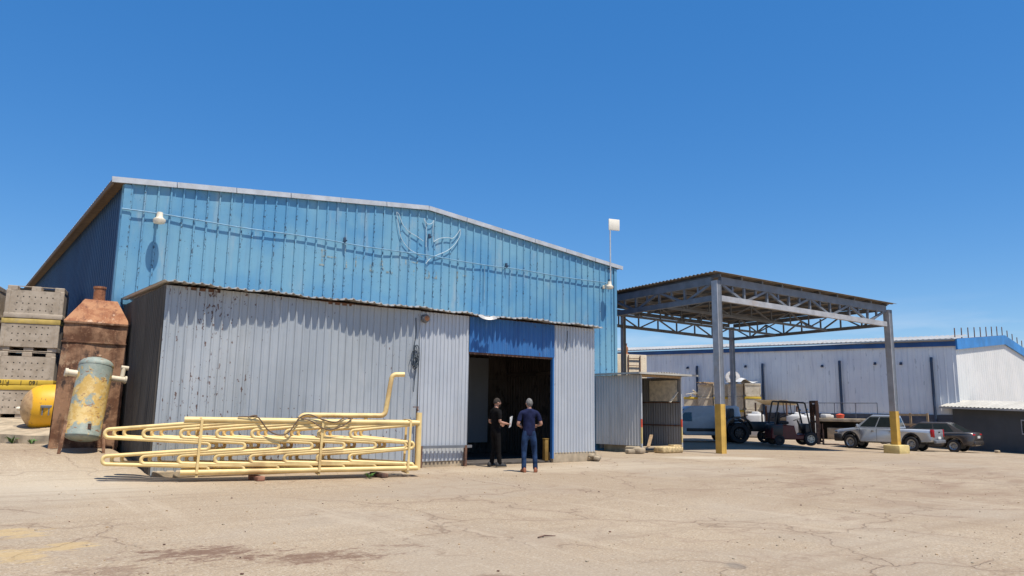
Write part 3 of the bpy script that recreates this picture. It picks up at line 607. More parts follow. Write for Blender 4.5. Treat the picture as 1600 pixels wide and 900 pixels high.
for off in (0.0, 0.42):
    MB().tube([(-0.02, off, 1.235), (4.9, off, 1.20)], 0.055, 12).build('header_pipe', M['pipe'], rk, 50)
    MB().tube(fillet([(-0.02, off, 0.18), (4.9, off, 0.20), (4.9, off + (0.2 if off == 0 else -0.2), 0.2)], 0.06), 0.055, 12).build('header_pipe', M['pipe'], rk, 50)
    for u in (0.29, 2.72, 4.66): MB().beam((u, off - 0.06, 0.16), (u + 0.03, off - 0.06, 1.25), 0.05, 0.02, up=(0, 1, 0)).build('stay_bar', M['pipe'], rk)
for u in (0.29, 2.72, 4.66):
    MB().beam((u, -0.05, 0.105), (u, 0.47, 0.105), 0.05, 0.04).build('cross_bar', M['pipe'], rk); MB().beam((u, -0.05, 1.27), (u, 0.47, 1.27), 0.05, 0.02).build('cross_bar', M['pipe'], rk)
MB().tube([(4.90, 0.03, 0.16), (4.90, 0.03, 1.43)], 0.065, 12).build('end_post', M['pipe'], rk, 50)
MB().tube(fillet([(2.28, 0.42, 1.22), (2.35, 0.40, 1.345), (4.18, 0.36, 1.35), (4.31, 0.36, 2.29), (4.60, 0.36, 2.30)], 0.12), 0.055, 12).build('riser_pipe', M['pipe'], rk, 50)
MB().tube([(3.75, 0.38, 1.2), (3.75, 0.37, 1.33)], 0.04, 8).build('riser_stub', M['pipe'], rk, 50)
for (u, lb, mt) in ((1.46, 'reddish block under the middle of the pipe rack', 'brick'), (4.05, 'rusty block under the right end of the pipe rack', 'rust_dark')):
    p = ra + rd * u + rn * 0.15
    tag(MB().box((0, 0, 0.05), (0.16, 0.6, 0.09), bev=0.01).build('support_block', M[mt], None, 40, (p.x, p.y, gz(p.x, p.y) + 0.0)), lb, 'block', 'blocks under the pipe rack')
hs = MB()
hs.tube(sm([(1.0, -0.05, 1.3), (1.35, -0.07, 1.30), (1.45, -0.08, 1.24), (1.62, -0.09, 1.03), (1.85, -0.09, 0.93), (2.05, -0.09, 1.0), (2.25, -0.07, 1.29), (2.45, -0.07, 1.36), (2.7, -0.08, 1.27), (3.0, -0.09, 1.2), (3.2, -0.05, 1.30), (3.4, 0.1, 1.28)], 6), 0.014, 6)
hs.tube(sm([(2.2, -0.06, 1.3), (2.5, -0.08, 1.22), (2.75, -0.09, 1.07), (2.95, -0.09, 1.05), (3.2, -0.08, 1.15), (3.35, -0.07, 1.28), (3.3, 0.05, 1.29)], 6), 0.014, 6)
hs.tube(sm([(1.2, -0.05, 1.29), (1.3, -0.08, 1.33), (1.38, -0.02, 1.32), (1.3, 0.02, 1.30), (1.22, -0.06, 1.3)], 5), 0.014, 6)
hs.v = [tuple(ra + rd * v[0] + rn * v[1] + Vector((0, 0, v[2])) - Vector((5.8, 16.0, 1.2))) for v in hs.v]
tag(hs.build('hose', M['rope'], None, 60, (5.8, 16.0, 1.2)), 'brown hose draped in loops over the top pipe of the rack', 'hose')
def weed(x, y, s, lb, z=None):
    w = MB(); r_ = random.Random(int(x * 100))
    for k in range(26):
        a = r_.random() * 6.28; l = s * (0.5 + r_.random() * 0.7); dx, dy = math.cos(a) * l, math.sin(a) * l; wd = 0.02 * s / 0.2
        px, py = -math.sin(a) * wd, math.cos(a) * wd
        w.quad((0, 0, 0), (dx * 0.5 + px, dy * 0.5 + py, l * 0.7), (dx, dy, l * (0.5 + r_.random() * 0.5)), (dx * 0.5 - px, dy * 0.5 - py, l * 0.6))
    tag(w.build('weed', M['weed'], None, None, (x, y, gz(x, y) if z is None else z)), lb, 'weed')
weed(7.75, 15.25, 0.14, 'small green weed under the right end of the pipe rack')
weed(1.78, 23.5, 0.2, 'green weed at the foot of the kerb left of the rusty tank', 0.48)
weed(2.16, 23.05, 0.16, 'weed tuft by the kerb next to the rusty tank', 0.48)

# ------------------------------------------------------------------ rusty tank, vessel, drum
tk = thing('rusty_tank', 'tall rusty box tank with pyramid top and short chimney beside the blue wall', 'tank', (2.95, 20.5, 0.42))
tkb = MB()
lv = [(0.08, -0.77, 0.76), (2.98, -0.70, 0.735)]
def ring(z, x0, x1, y0, y1): return [(x0, y0, z), (x1, y0, z), (x1, y1, z), (x0, y1, z)]
def ring2(z, x0, x1, y0, y1): return [(x0, y0, z), (x1, y0, z), (x1, y1, z), (x0 + 0.30, y1, z)]
A_ = ring2(0.08, -0.70, 0.75, 0.02, 1.15); B_ = ring2(2.55, -0.635, 0.735, 0.10, 1.18); C_ = ring2(3.03, -0.625, 0.74, 0.10, 1.2)
for P_, Q_ in ((A_, B_), (B_, C_)):
    n = 8
    for i in range(4):
        a, b, c, d = map(Vector, (P_[i], P_[(i + 1) % 4], Q_[(i + 1) % 4], Q_[i]))
        tkb.grid(lambda u, v: (lambda p: (p.x + 0.012 * math.sin(7 * v + 3 * u), p.y + 0.02 * math.sin(5 * u + 4 * v + i) * math.sin(math.pi * u), p.z))((a.lerp(b, u)).lerp(d.lerp(c, u), v)), [k / n for k in range(n + 1)], [k / n for k in range(n + 1)])
tkb.quad(*A_); tkb.box((0.05, 0.085, 3.03), (1.40, 0.05, 0.05), bev=0.01); tkb.quad(*C_); tkb.box((0.04, 0.085, 2.57), (1.40, 0.03, 0.03))
for x in (-0.64, 0.68): tkb.box((x, 0.1, 0.05), (0.10, 0.16, 0.18), mi=0)
tkb.build('shell', M['rust'], tk, 40)
D_ = ring(3.66, -0.20, 0.52, 0.5, 0.95); C2 = ring2(3.055, -0.66, 0.77, 0.06, 1.18)
hp = MB()
for i in range(4): hp.quad(C2[i], C2[(i + 1) % 4], D_[(i + 1) % 4], D_[i])
hp.quad(*D_); hp.build('hood', M['rust_orange'], tk)
ch = MB(); ch.lathe([(0.135, 3.6), (0.135, 3.96), (0.15, 3.97), (0.15, 4.02), (0.12, 4.02), (0.12, 3.7)], (0.13, 0.72, 0), n=20); ch.build('chimney', M['rust_orange'], tk, 40)

vs_ = thing('pressure_vessel', 'leaning pale green pressure vessel with flaking ochre paint in front of the rusty tank', 'vessel', (2.76, 19.45, 0.42))
vm = None
def vessel_mat():
    m, nt, b = mk('flaking_green_ochre_paint', 0.6)
    v = coords(nt); so = sep(nt, v)
    n1 = noise(nt, v, 2.4, 8, 0.65, 0.6); n2 = noise(nt, coords(nt, loc=(5, 5, 5)), 7, 6, 0.7)
    k = mix(nt, rng(nt, n2, 0.4, 0.65), (0.24, 0.28, 0.24), (0.32, 0.345, 0.29))
    mid = mth(nt, 'MULTIPLY', rng(nt, so[2], 0.35, 0.8), rng(nt, so[2], 2.05, 1.6, 0.0, 1.0))
    pm = rng(nt, mth(nt, 'ADD', n1, mth(nt, 'MULTIPLY', mid, 0.16)), 0.595, 0.635)
    k = mix(nt, pm, k, mix(nt, rng(nt, n2, 0.45, 0.6), (0.52, 0.33, 0.09), (0.60, 0.43, 0.17)))
    k = mix(nt, rng(nt, noise(nt, coords(nt, (1, 1, 2.5), (2, 8, 2)), 6, 7, 0.72), 0.555, 0.64), k, (0.25, 0.115, 0.05))
    lk(nt, k, b.inputs['Base Color']); bump(nt, b, n2, 0.3, 0.01); return m
M['vessel'] = vessel_mat()
va = Vector((0.11, 0.16, 1)).normalized(); v0 = Vector((0.0, 0, 0.27))
vb = MB(); prof = []
for i in range(9): a = i / 8 * math.pi / 2; prof.append((0.36 * math.sin(a), 0.12 - 0.12 * math.cos(a)))
prof += [(0.366, 0.12), (0.366, 0.15), (0.36, 0.16), (0.36, 1.72), (0.367, 1.72), (0.367, 1.75)]
for i in range(9): a = i / 8 * math.pi / 2; prof.append((0.36 * math.cos(a), 1.75 + 0.18 * math.sin(a)))
vb.lathe(prof, v0, va, 32); vb.build('shell', M['vessel'], vs_, 40)
side = Vector((1, 0, -va.x)).normalized(); fr_ = va.cross(side).normalized()
if fr_.y > 0: fr_ = -fr_
def vp(h, s, f_): return v0 + va * h + side * s + fr_ * f_
nz_ = MB(); nz_.cyl(vp(1.5, -0.33, 0), vp(1.5, -0.56, 0), 0.075, n=14); nz_.cyl(vp(1.5, -0.54, 0), vp(1.5, -0.60, 0), 0.095, n=14); nz_.build('nozzle', M['cream'], vs_, 40)
nz_ = MB(); nz_.cyl(vp(1.5, 0.33, 0), vp(1.5, 0.66, 0), 0.065, n=14); nz_.cyl(vp(1.5, 0.58, 0.0), vp(1.78, 0.58, 0.0), 0.05, n=12); nz_.cyl(vp(1.78, 0.52, 0), vp(1.78, 0.68, 0), 0.05, n=12); nz_.cyl(vp(1.5, 0.64, 0), vp(1.5, 0.68, 0), 0.09, n=14); nz_.build('nozzle', M['cream'], vs_, 40)
nz_ = MB(); nz_.cyl(vp(1.88, 0.02, 0.0), vp(1.98, 0.02, 0.0), 0.035, n=10); nz_.cyl(vp(1.96, 0.02, 0.0), vp(2.0, 0.02, 0.0), 0.055, n=10); nz_.build('fitting', M['rust_orange'], vs_, 40)
for s in (-1, 1):
    q = vp(0.42, 0.375 * s, 0.05); MB().beam(q, (q.x + 0.07 * s - 0.04, q.y - 0.14, -0.02), 0.06, 0.05, up=(0, 1, 0)).build('leg', M['rust'], vs_)
q = vp(0.3, 0.05, 0.36); MB().box(q, (0.07, 0.03, 0.12)).build('lug', M['rust_dark'], vs_)

dr = thing('yellow_drum', 'yellow horizontal drum with domed tan end on the platform behind the rusty tank', 'drum', (1.98, 25.0, 0.73))
dr.scale = (1.07, 1.07, 1.07)
db = MB(); prof = []
for i in range(13): a = i / 12 * math.pi / 2; prof.append((0.60 * math.sin(a), 0.55 - 0.55 * math.cos(a)))
prof += [(0.60, 1.9), (0.4, 2.1), (0, 2.15)]
db.lathe(prof, (0, 0, 0.60), (1, -0.25, 0.05), 32)
db_o = db.build('body', None, dr, 60); db_o.data.materials.clear()
def drum_mat():
    m, nt, b = mk('yellow_drum_paint', 0.45)
    v = coords(nt); so = sep(nt, v); n1 = noise(nt, v, 3, 6)
    k = mix(nt, n1, (0.70, 0.35, 0.008), (0.78, 0.43, 0.018))
    e = rng(nt, mth(nt, 'ADD', so[0], mth(nt, 'MULTIPLY', n1, 0.12)), 0.27, 0.24, 0.0, 1.0)
    k = mix(nt, e, k, mix(nt, rng(nt, noise(nt, v, 8, 6), 0.4, 0.6), (0.42, 0.25, 0.11), (0.52, 0.33, 0.15)))
    k = mix(nt, mth(nt, 'MULTIPLY', rng(nt, noise(nt, v, 14, 4), 0.63, 0.68), 0.6), k, (0.2, 0.1, 0.05))
    lk(nt, k, b.inputs['Base Color']); return m
db_o.data.materials.append(drum_mat())
MB().box((0.50, -0.70, 0.66), (0.26, 0.14, 0.07), bev=0.01).box((0.42, -0.68, 0.54), (0.03, 0.12, 0.2)).box((0.56, -0.70, 0.54), (0.03, 0.12, 0.2)).build('bracket', M['steel'], dr)
MB().lathe([(0, 0), (0.05, 0), (0.05, -0.06), (0.03, -0.09), (0, -0.09)], (0.0, 0.0, 0.60), (1, -0.25, 0.05), 12).build('plug', M['lampw'], dr, 40)

# ------------------------------------------------------------------ harvest bins
def bin_mat(name, c, c2):
    m, nt, b = mk(name, 0.7)
    v = coords(nt)
    t = nt.nodes.new('ShaderNodeObjectInfo')
    off = nt.nodes.new('ShaderNodeVectorMath'); off.operation = 'ADD'; lk(nt, v, off.inputs[0])
    sc = nt.nodes.new('ShaderNodeMath'); sc.operation = 'MULTIPLY'; sc.inputs[1].default_value = 30; lk(nt, t.outputs['Random'], sc.inputs[0]); lk(nt, sc.outputs[0], off.inputs[1])
    ov = off.outputs[0]
    n = nt.nodes.new('ShaderNodeTexNoise'); n.inputs['Scale'].default_value = 2.2; n.inputs['Detail'].default_value = 8; n.inputs['Roughness'].default_value = 0.65; lk(nt, ov, n.inputs['Vector'])
    n2 = nt.nodes.new('ShaderNodeTexNoise'); n2.inputs['Scale'].default_value = 7; n2.inputs['Detail'].default_value = 6; lk(nt, ov, n2.inputs['Vector'])
    k = mix(nt, rng(nt, n.outputs[0], 0.35, 0.65), c, c2)
    k = mix(nt, mth(nt, 'MULTIPLY', rng(nt, n2.outputs[0], 0.55, 0.7), 0.5), k, tuple(x * 0.5 for x in c))
    k = mix(nt, mth(nt, 'MULTIPLY', rng(nt, t.outputs['Random'], 0.5, 1), 0.15), k, (0.2, 0.16, 0.12))
    lk(nt, k, b.inputs['Base Color']); bump(nt, b, n.outputs[0], 0.4, 0.02); return m
M['bin_grey'] = bin_mat('weathered_grey_plastic', (0.36, 0.29, 0.215), (0.49, 0.41, 0.32))
M['bin_cream'] = bin_mat('weathered_cream_plastic', (0.50, 0.42, 0.30), (0.62, 0.53, 0.40))
def make_bin(label, w, d, h, matb, matr, group, rows=3, cols=7):
    t = thing('harvest_bin', label, 'bin', (0, 0, 0), 0, group)
    b = MB()
    base = 0.14 * h
    def wall(z, k): return ring(z, -w / 2 * k, w / 2 * k, -d / 2 * k, d / 2 * k)
    a0 = wall(base, 0.955); a1 = wall(h - 0.10, 0.985); a2 = wall(h - 0.10, 1.0)
    for i in range(4): b.quad(a0[i], a0[(i + 1) % 4], a1[(i + 1) % 4], a1[i])
    i0 = wall(base + 0.04, 0.92); i1 = wall(h - 0.02, 0.94)
    for i in range(4): b.quad(i0[i], i0[(i + 1) % 4], i1[(i + 1) % 4], i1[i])
    b.quad(*i0); b.quad(*a0)
    for sx in (-0.40, 0.0, 0.40):            # skids with fork pockets between
        b.box((sx * w, 0, base / 2), (0.17 * w, 0.90 * d, base), bev=0.015)
    for sx in (-0.20, 0.20):
        b.box((sx * w, -0.44 * d, base * 0.1 + 0.004), (0.235 * w, 0.03, base * 0.16)); b.box((sx * w, 0.44 * d, base * 0.1 + 0.004), (0.235 * w, 0.03, base * 0.16))
    b.box((0, 0.1 * d, base * 0.55), (0.86 * w, 0.03, base * 0.75), mi=1)  # near-black plate added across the fork pockets to darken them
    for cx in (-0.455, 0.455):               # corner posts
        for cy in (-0.455, 0.455): b.box((cx * w, cy * d, h * 0.52), (0.08 * w, 0.08 * d, h * 0.78), bev=0.02)
    for r in range(rows):
        for c in range(cols):
            x = (c - (cols - 1) / 2) * w * 0.10; z = base + (h - base - 0.1) * (0.26 + 0.27 * r); kk = 0.955 + 0.03 * (z - base) / (h - base)
            for s in (-1, 1):
                b.lathe([(0.0, 0), (0.019, 0), (0.022, -0.006)], (x, s * (d / 2 * kk + 0.003), z), (0, s, 0), 8, 1)
    b.build('body', [matb, M['void']], t)
    rm = MB()
    for s in (-1, 1):
        rm.box((0, s * d * 0.485, h - 0.075), (w, 0.05, 0.15), bev=0.012); rm.box((s * w * 0.485, 0, h - 0.075), (0.05, d * 0.94, 0.15), bev=0.012)
    rm.build('rim', matr, t, 40)
    return t
def text_mesh(name, body, size, mat, parent, loc, rot):
    cu = bpy.data.curves.new(name, 'FONT'); cu.body = body; cu.size = size; cu.extrude = 0.002; cu.align_x = 'CENTER'; cu.align_y = 'CENTER'
    to = bpy.data.objects.new(name, cu); col.objects.link(to)
    me = bpy.data.meshes.new_from_object(to.evaluated_get(bpy.context.evaluated_depsgraph_get()))
    bpy.data.objects.remove(to); bpy.data.curves.remove(cu); me.name = name; me.materials.clear(); me.materials.append(mat)
    o = bpy.data.objects.new(name, me); col.objects.link(o); o.parent = parent; o.location = loc; o.rotation_euler = rot; return o
BW, BD, BH = 1.56, 1.2, 1.0
bg_ = 'grey harvest bins stacked on the platform'
b0 = make_bin('x', BW, BD, BH, M['bin_grey'], M['bin_grey'], bg_)
b1 = make_bin('x', BW, BD, BH, M['bin_grey'], M['binyellow'], bg_)
bdir = -0.235
bcx, bcy = 2.30, 27.85
def place_bin(o, x, y, z, inv, rz, lb, dx=0.0):
    o['label'] = lb; o.location = (x + dx, y, z + (BH if inv else 0)); o.rotation_euler = (math.pi if inv else 0, 0, rz); return o
place_bin(b1, bcx, bcy, 1.06, False, bdir, 'bottom grey perforated bin of the right stack with the drum in front')
bt = place_bin(copy_tree(b1), bcx, bcy, 2.07, True, bdir + 0.02, 'upside-down grey bin with yellow lettered rim, second from the bottom', -0.01)
b2 = make_bin('x', BW, BD, BH, M['bin_grey'], M['bin_worn'], bg_)
place_bin(b2, bcx, bcy, 3.08, False, bdir - 0.015, 'grey bin with worn yellow upper rim, second from the top', 0.03)
place_bin(b0, bcx, bcy, 4.10, True, bdir + 0.01, 'topmost plain grey perforated bin of the tall right stack', 0.05)
for s, bx in (('160', 0.27), ('1', -0.06), ('F.16', -0.50)):
    text_mesh('lettering', s, 0.17, M['blackpaint'], bt, (bx if False else bx, 0.510 * BD + 0.0035, BH - 0.075), (math.pi / 2, 0, math.pi))
for k in range(4):
    place_bin(copy_tree(b0 if k != 1 else b2), bcx - 1.60, bcy + 0.50, 1.06 + 1.0 * k, k % 2 == 1, bdir - 0.03,
              ['bottom bin of the left stack cut by the photo edge', 'second lowest bin of the left edge stack', 'second highest bin of the left edge stack', 'topmost bin of the left edge stack'][k], 0.0)

# ------------------------------------------------------------------ canopy
cA = Vector((24.0, 18.34, 0)); ang = R(-6); ex = Vector((math.cos(ang), math.sin(ang), 0)); ey = Vector((-math.sin(ang), math.cos(ang), 0))
CL, CW = 11.2, 9.53
cn = thing('steel_canopy', 'open steel canopy of trussed beams on posts with yellow painted feet', 'canopy', cA, ang)
def ct_(x): return 6.66 - 0.024 * x         # top chord height
def cbm(x): return 5.96 - 0.024 * x
def truss(p, q, m1, m2, n, name='truss', w=0.16, hh=(0.30, 0.22), zig=0.10):
    t = MB(); p, q = Vector(p), Vector(q)
    P = lambda k: p.lerp(q, k)
    za = lambda v: ct_(v.x); zb = lambda v: cbm(v.x)
    a, b = P(0), P(1)
    t.beam((a.x, a.y, za(a) - hh[0] / 2 + 0.15), (b.x, b.y, za(b) - hh[0] / 2 + 0.15), w, hh[0], 0)
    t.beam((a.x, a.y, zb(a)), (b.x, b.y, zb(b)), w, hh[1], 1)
    d = (b - a).normalized(); sd = Vector((-d.y, d.x, 0))
    for i in range(n):
        k0, k1 = i / n, (i + 1) / n; u, v = P(k0), P(k1)
        lo, hi = (u, v) if i % 2 else (v, u)
        t.beam((lo.x, lo.y, zb(lo)), (hi.x, hi.y, za(hi) - 0.1), zig, zig * 0.9, 0)
        if i: t.beam((u.x, u.y, zb(u)), (u.x, u.y, za(u) - 0.1), zig * 0.9, zig * 0.9, 0)
        m_ = P((k0 + k1) / 2)
        t.beam((m_.x, m_.y, (zb(m_) + za(m_)) / 2 - 0.02), (m_.x, m_.y, za(m_) - 0.1), zig * 0.8, zig * 0.8, 0) if zig > 0.09 else None
    return t.build(name, [m1, m2], cn)
truss((0.2, 0, 0), (CL - 0.2, 0, 0), M['steel'], M['steel_pale'], 8)
truss((0, 0.2, 0), (0, CW - 0.2, 0), M['steel'], M['steel'], 6)
truss((CL, 0.2, 0), (CL, CW - 0.2, 0), M['steel'], M['steel'], 8, w=0.12, hh=(0.20, 0.15), zig=0.07)
truss((0.2, CW, 0), (CL - 0.2, CW, 0), M['steel'], M['steel'], 8, w=0.12, hh=(0.18, 0.15), zig=0.07)
for k in (1, 2): truss((0.15, CW * k / 3, 0), (CL - 0.15, CW * k / 3, 0), M['steel'], M['steel'], 8, w=0.1, hh=(0.14, 0.10), zig=0.06)
pg = MB()
for i in range(10):
    x = 0.15 + (CL - 0.3) * i / 9; pg.beam((x, -0.1, ct_(x) + 0.21), (x, CW + 0.1, ct_(x) + 0.21), 0.07, 0.12)
pg.build('purlins', M['steel'], cn)
rfc = MB(); S = ribs(CW + 0.7, 0.22, 0.035, 'box')
rfc.grid(lambda sv, x: (x, -0.32 + sv[0], ct_(x) + 0.275 + sv[1]), S, [-0.3, CL * 0.25, CL * 0.5, CL * 0.75, CL + 0.3])
rfc.build('roof', M['roof_under'], cn)
def post(x, y, w, base=0.0, ych=1.75, block=None, lean=0.0):
    ob = MB(); zt = ct_(x) - 0.02
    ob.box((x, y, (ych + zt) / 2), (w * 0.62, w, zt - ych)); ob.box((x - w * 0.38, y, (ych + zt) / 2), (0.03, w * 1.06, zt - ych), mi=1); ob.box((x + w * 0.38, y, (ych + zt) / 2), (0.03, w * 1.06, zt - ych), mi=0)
    po = ob.build('post', [M['steel'], M['steel_pale']], cn)
    ft = MB(); ft.box((x, y, (base + ych) / 2 - 0.002), (w * 0.66, w * 1.02, ych - base)); ft.box((x - w * 0.39, y, (base + ych) / 2 - 0.002), (0.036, w * 1.1, ych - base)); ft.box((x + w * 0.39, y, (base + ych) / 2 - 0.002), (0.036, w * 1.1, ych - base)); ft.build('post_foot', M['yellow_post'], po)
    if block:
        k = MB(); k.box((x, y, base + 0.14), (0.80, 0.80, 0.5), bev=0.05); k.build('footing', M['cream_block'], po, 40)
post(0, 0, 0.28, -0.02, 1.85); post(CL, 0, 0.28, -0.2, 1.70, True); post(CL, CW, 0.22, 0.0, 1.0); post(3.2, CW, 0.20, 0, 1.0); post(0, CW, 0.22, 0, 1.0)

# ------------------------------------------------------------------ small open shed
so_ = (21.19, 19.8, 0); sh = thing('lean_to_shed', 'small open corrugated shed standing beside the corner of the blue warehouse', 'shed', so_)
SL, SD, SH = 2.32, 2.15, 2.9
f = MB(); f.corr((0, 0, 0), (-0.145, 1, 0), SD, 0.26, SH, 0.13, 0.03, 'sine', (-1, -0.15, 0), rows=2, jit=0.004); f.build('side_sheeting', M['zinc'], sh)
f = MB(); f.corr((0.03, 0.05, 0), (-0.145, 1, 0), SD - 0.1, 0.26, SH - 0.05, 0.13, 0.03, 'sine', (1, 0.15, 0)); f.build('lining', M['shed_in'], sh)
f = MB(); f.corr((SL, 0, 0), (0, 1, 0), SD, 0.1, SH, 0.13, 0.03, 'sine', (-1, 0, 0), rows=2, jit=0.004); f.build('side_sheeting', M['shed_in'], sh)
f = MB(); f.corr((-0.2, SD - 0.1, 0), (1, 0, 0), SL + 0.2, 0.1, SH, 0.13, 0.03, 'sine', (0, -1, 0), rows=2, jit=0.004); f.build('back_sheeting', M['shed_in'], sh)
f = MB(); S = ribs(SL + 1.1, 0.15, 0.035, 'sine')
f.grid(lambda sv, v: (-0.35 + sv[0], -0.3 + (SD + 0.28) * v, SH + 0.05 + sv[1] + 0.10 * math.sin(max(0, min(1, (sv[0] - 0.6) / 2)) * math.pi) * (0.5 + v * 0.5)), S, [0, 0.5, 1]); f.build('roof', M['galv'], sh)
f = MB(); f.beam((-0.36, -0.32, SH + 0.05), (SL + 0.72, -0.32, SH + 0.06), 0.03, 0.07); f.beam((-0.37, -0.30, SH + 0.05), (-0.37, SD, SH + 0.05), 0.03, 0.07); f.build('roof_edge', M['awning'], sh)
MB().box((1.15, 0.4, 0.18), (2.0, 0.5, 0.05)).box((0.02, 1.0, 0.13), (0.12, 1.9, 0.27), bev=0.02).box((-0.14, 0.25, 0.12), (0.45, 0.5, 0.24), bev=0.05).build('plinth', M['concrete'], sh, 40)
for (x, hh_) in ((0.0, SH), (SL - 0.05, SH - 0.02)):
    p = MB(); cs = [M['trim'], M['cream_block'], M['orange_red'], M['trim']]
    zs = [0, 0.35, 0.95, 1.25, hh_]; order = [3, 1, 2, 0]
    for k in range(4): p.box((x, -0.03, (zs[k] + zs[k + 1]) / 2), (0.05, 0.05, zs[k + 1] - zs[k]), mi=order[k])
    p.build('door_post', cs, sh)
MB().beam((0.0, 0.0, SH - 0.03), (SL, 0.0, SH - 0.03), 0.06, 0.08).build('lintel_beam', M['wood'], sh)
for z in (1.0, 1.9): MB().beam((SL - 0.05, 0.06, z), (SL - 0.05, SD - 0.15, z), 0.04, 0.05).build('wall_batten', M['rust_dark'], sh)
MB().box((SL - 0.1, 0.85, 2.36), (0.03, 1.45, 0.82)).beam((1.75, 0.1, 1.9), (2.2, 0.1, 2.3), 0.1, 0.03).build('inner_board', M['lampw'], sh)
tag(MB().box((0, 0, 0.12), (1.15, 0.5, 0.24), bev=0.06).box((0.45, 0.06, 0.26), (0.5, 0.3, 0.06), bev=0.02).build('straw_block', M['straw'], None, 50, (22.3, 19.45, 0.0)), 'crumbling straw coloured slab lying at the shed opening', 'slab')
tag(MB().beam((0, 0, 0), (0.28, 0.1, 0.42), 0.12, 0.04).build('plank', M['wood'], None, None, (21.45, 19.68, 0.24)), 'short plank leaning inside the shed opening', 'plank')
tag(MB().box((0, 0, 0.11), (0.55, 0.35, 0.2), Matrix.Rotation(0.4, 3, 'Z'), bev=0.06).box((-0.3, 0.1, 0.08), (0.4, 0.3, 0.16), Matrix.Rotation(-0.3, 3, 'Z'), bev=0.05).build('broken_block', M['concrete'], None, 40, (20.85, 19.6, 0)), 'pale broken concrete block at the left corner of the shed', 'block')

# rusty cream tank behind the shed
rt = thing('cream_tank', 'cream steel tank streaked with rust and a ladder behind the shed', 'tank', (33.6, 33.2, 0), -0.3)
MB().box((0, 0, 2.47), (2.6, 2.4, 4.94), bev=0.04).build('body', rusty('rust_streaked_cream', (0.58, 0.48, 0.34), (0.64, 0.54, 0.40), (0.50, 0.40, 0.28), 1.2, (0.34, 0.14, 0.05), 0.58), rt, 40)
ld = MB(); 
for x in (0.0, 0.8): ld.beam((x, -1.26, 0), (x, -1.26, 4.9), 0.05)
for k in range(11): ld.beam((0.0, -1.26, 0.3 + 0.44 * k), (0.8, -1.26, 0.3 + 0.44 * k), 0.04)
ld.build('ladder', M['rust_dark'], rt)
MB().lathe([(0, 4.92), (0.2, 4.92), (0.2, 5.0), (0.13, 5.05), (0.17, 5.25), (0.16, 5.4), (0.1, 5.45), (0.1, 5.6), (0.13, 5.62), (0, 5.65)], (0.05, -0.8, 0), n=16).build('valve', M['rust_orange'], rt, 40)

# ------------------------------------------------------------------ white hall on the right
P0 = Vector((46.66, 19.02, 0)); ldv = Vector((-0.12, 0.993, 0)).normalized(); HL = 30.0
nrm = Vector((-ldv.y, ldv.x, 0))
if nrm.dot(-P0) < 0: nrm = -nrm
edv = Vector((0.99, 0.135, 0)).normalized(); en = Vector((0.135, -0.99, 0)).normalized()
hl = thing('storage_hall', 'long white sheet-metal storage hall with bright blue eaves behind the parked cars', 'hall', P0, math.atan2(ldv.y, ldv.x))
hr = rel(P0, math.atan2(ldv.y, ldv.x)); nl = hr(*(P0 + nrm)); 
sgn = 1 if nl.y > 0 else -1
HE = 5.79; SLP = 0.0178
f = MB(); f.corr((0, 0, 0), (1, 0, 0), HL, 1.58, lambda t: HE + SLP * t, 0.40, 0.02, 'trap', (0, sgn, 0), rows=3, jit=0.015); f.build('long_wall', M['white_sheet'], hl)
f = MB(); f.box((HL / 2, sgn * 0.02, 0.79), (HL, 0.10, 1.58)); f.build('plinth_wall', M['plinth'], hl)
f = MB(); f.beam((-0.05, sgn * 0.08, HE - 0.14), (HL, sgn * 0.08, HE - 0.14 + SLP * HL), 0.10, 0.28); f.build('eave_fascia', M['fascia_shade'], hl)
f = MB(); S = ribs(HL + 0.2, 0.3, 0.05, 'box'); f.grid(lambda sv, v: (-0.1 + sv[0], sgn * (0.32 - 2.6 * v), HE + SLP * sv[0] + 0.10 + 0.42 * v + sv[1]), S, [0, 1]); f.beam((-0.05, sgn * 0.30, HE + 0.09), (HL, sgn * 0.30, HE + 0.09 + SLP * HL), 0.03, 0.08); f.build('roof', M['galv'], hl)
# gable end wall
e0 = hr(*P0); ee = (hr(*(P0 + edv)) - e0).normalized(); e_n = (hr(*(P0 + en)) - e0).normalized()
EL = 23.5; AP = 11.46
def gend(t): return HE + 0.12 + 1.1 * (1 - (AP - t) / AP if t < AP else 1 - (t - AP) / (EL - AP))
f = MB(); f.corr((0.0, 0, 0), ee, EL, 0, lambda t: gend(t) - 0.5, 0.5, 0.02, 'trap', e_n, rows=2); f.build('end_wall', M['white_end'], hl)
f = MB()
for (ta, tb) in ((-0.1, AP), (AP, EL)):
    a = ee * ta + e_n * 0.08; b = ee * tb + e_n * 0.08; f.beam((a.x, a.y, gend(ta) - 0.29), (b.x, b.y, gend(tb) - 0.29), 0.1, 0.62)
f.build('gable_fascia', M['fascia_blue'], hl)
f = MB(); a = ee * 0; b = ee * AP; c = ee * EL
for (p, q, tp, tq) in ((a, b, 0, AP), (b, c, AP, EL)):
    dd_ = Vector((14, 0, 0)); f.quad((p.x, p.y, gend(tp) + 0.03), (q.x, q.y, gend(tq) + 0.03), (q.x + 16, q.y, gend(tq) + 0.03), (p.x + 16, p.y, gend(tp) + 0.03))
f.build('roof', M['galv'], hl)
for s_ in (1.29, 6.64, 11.9, 17.06):
    MB().tube(fillet([(s_, sgn * 0.12, HE - 0.9), (s_, sgn * 0.16, HE - 1.1), (s_, sgn * 0.14, 0.7)], 0.1), 0.085, 10).build('downpipe', M['dark_blue'], hl, 50)
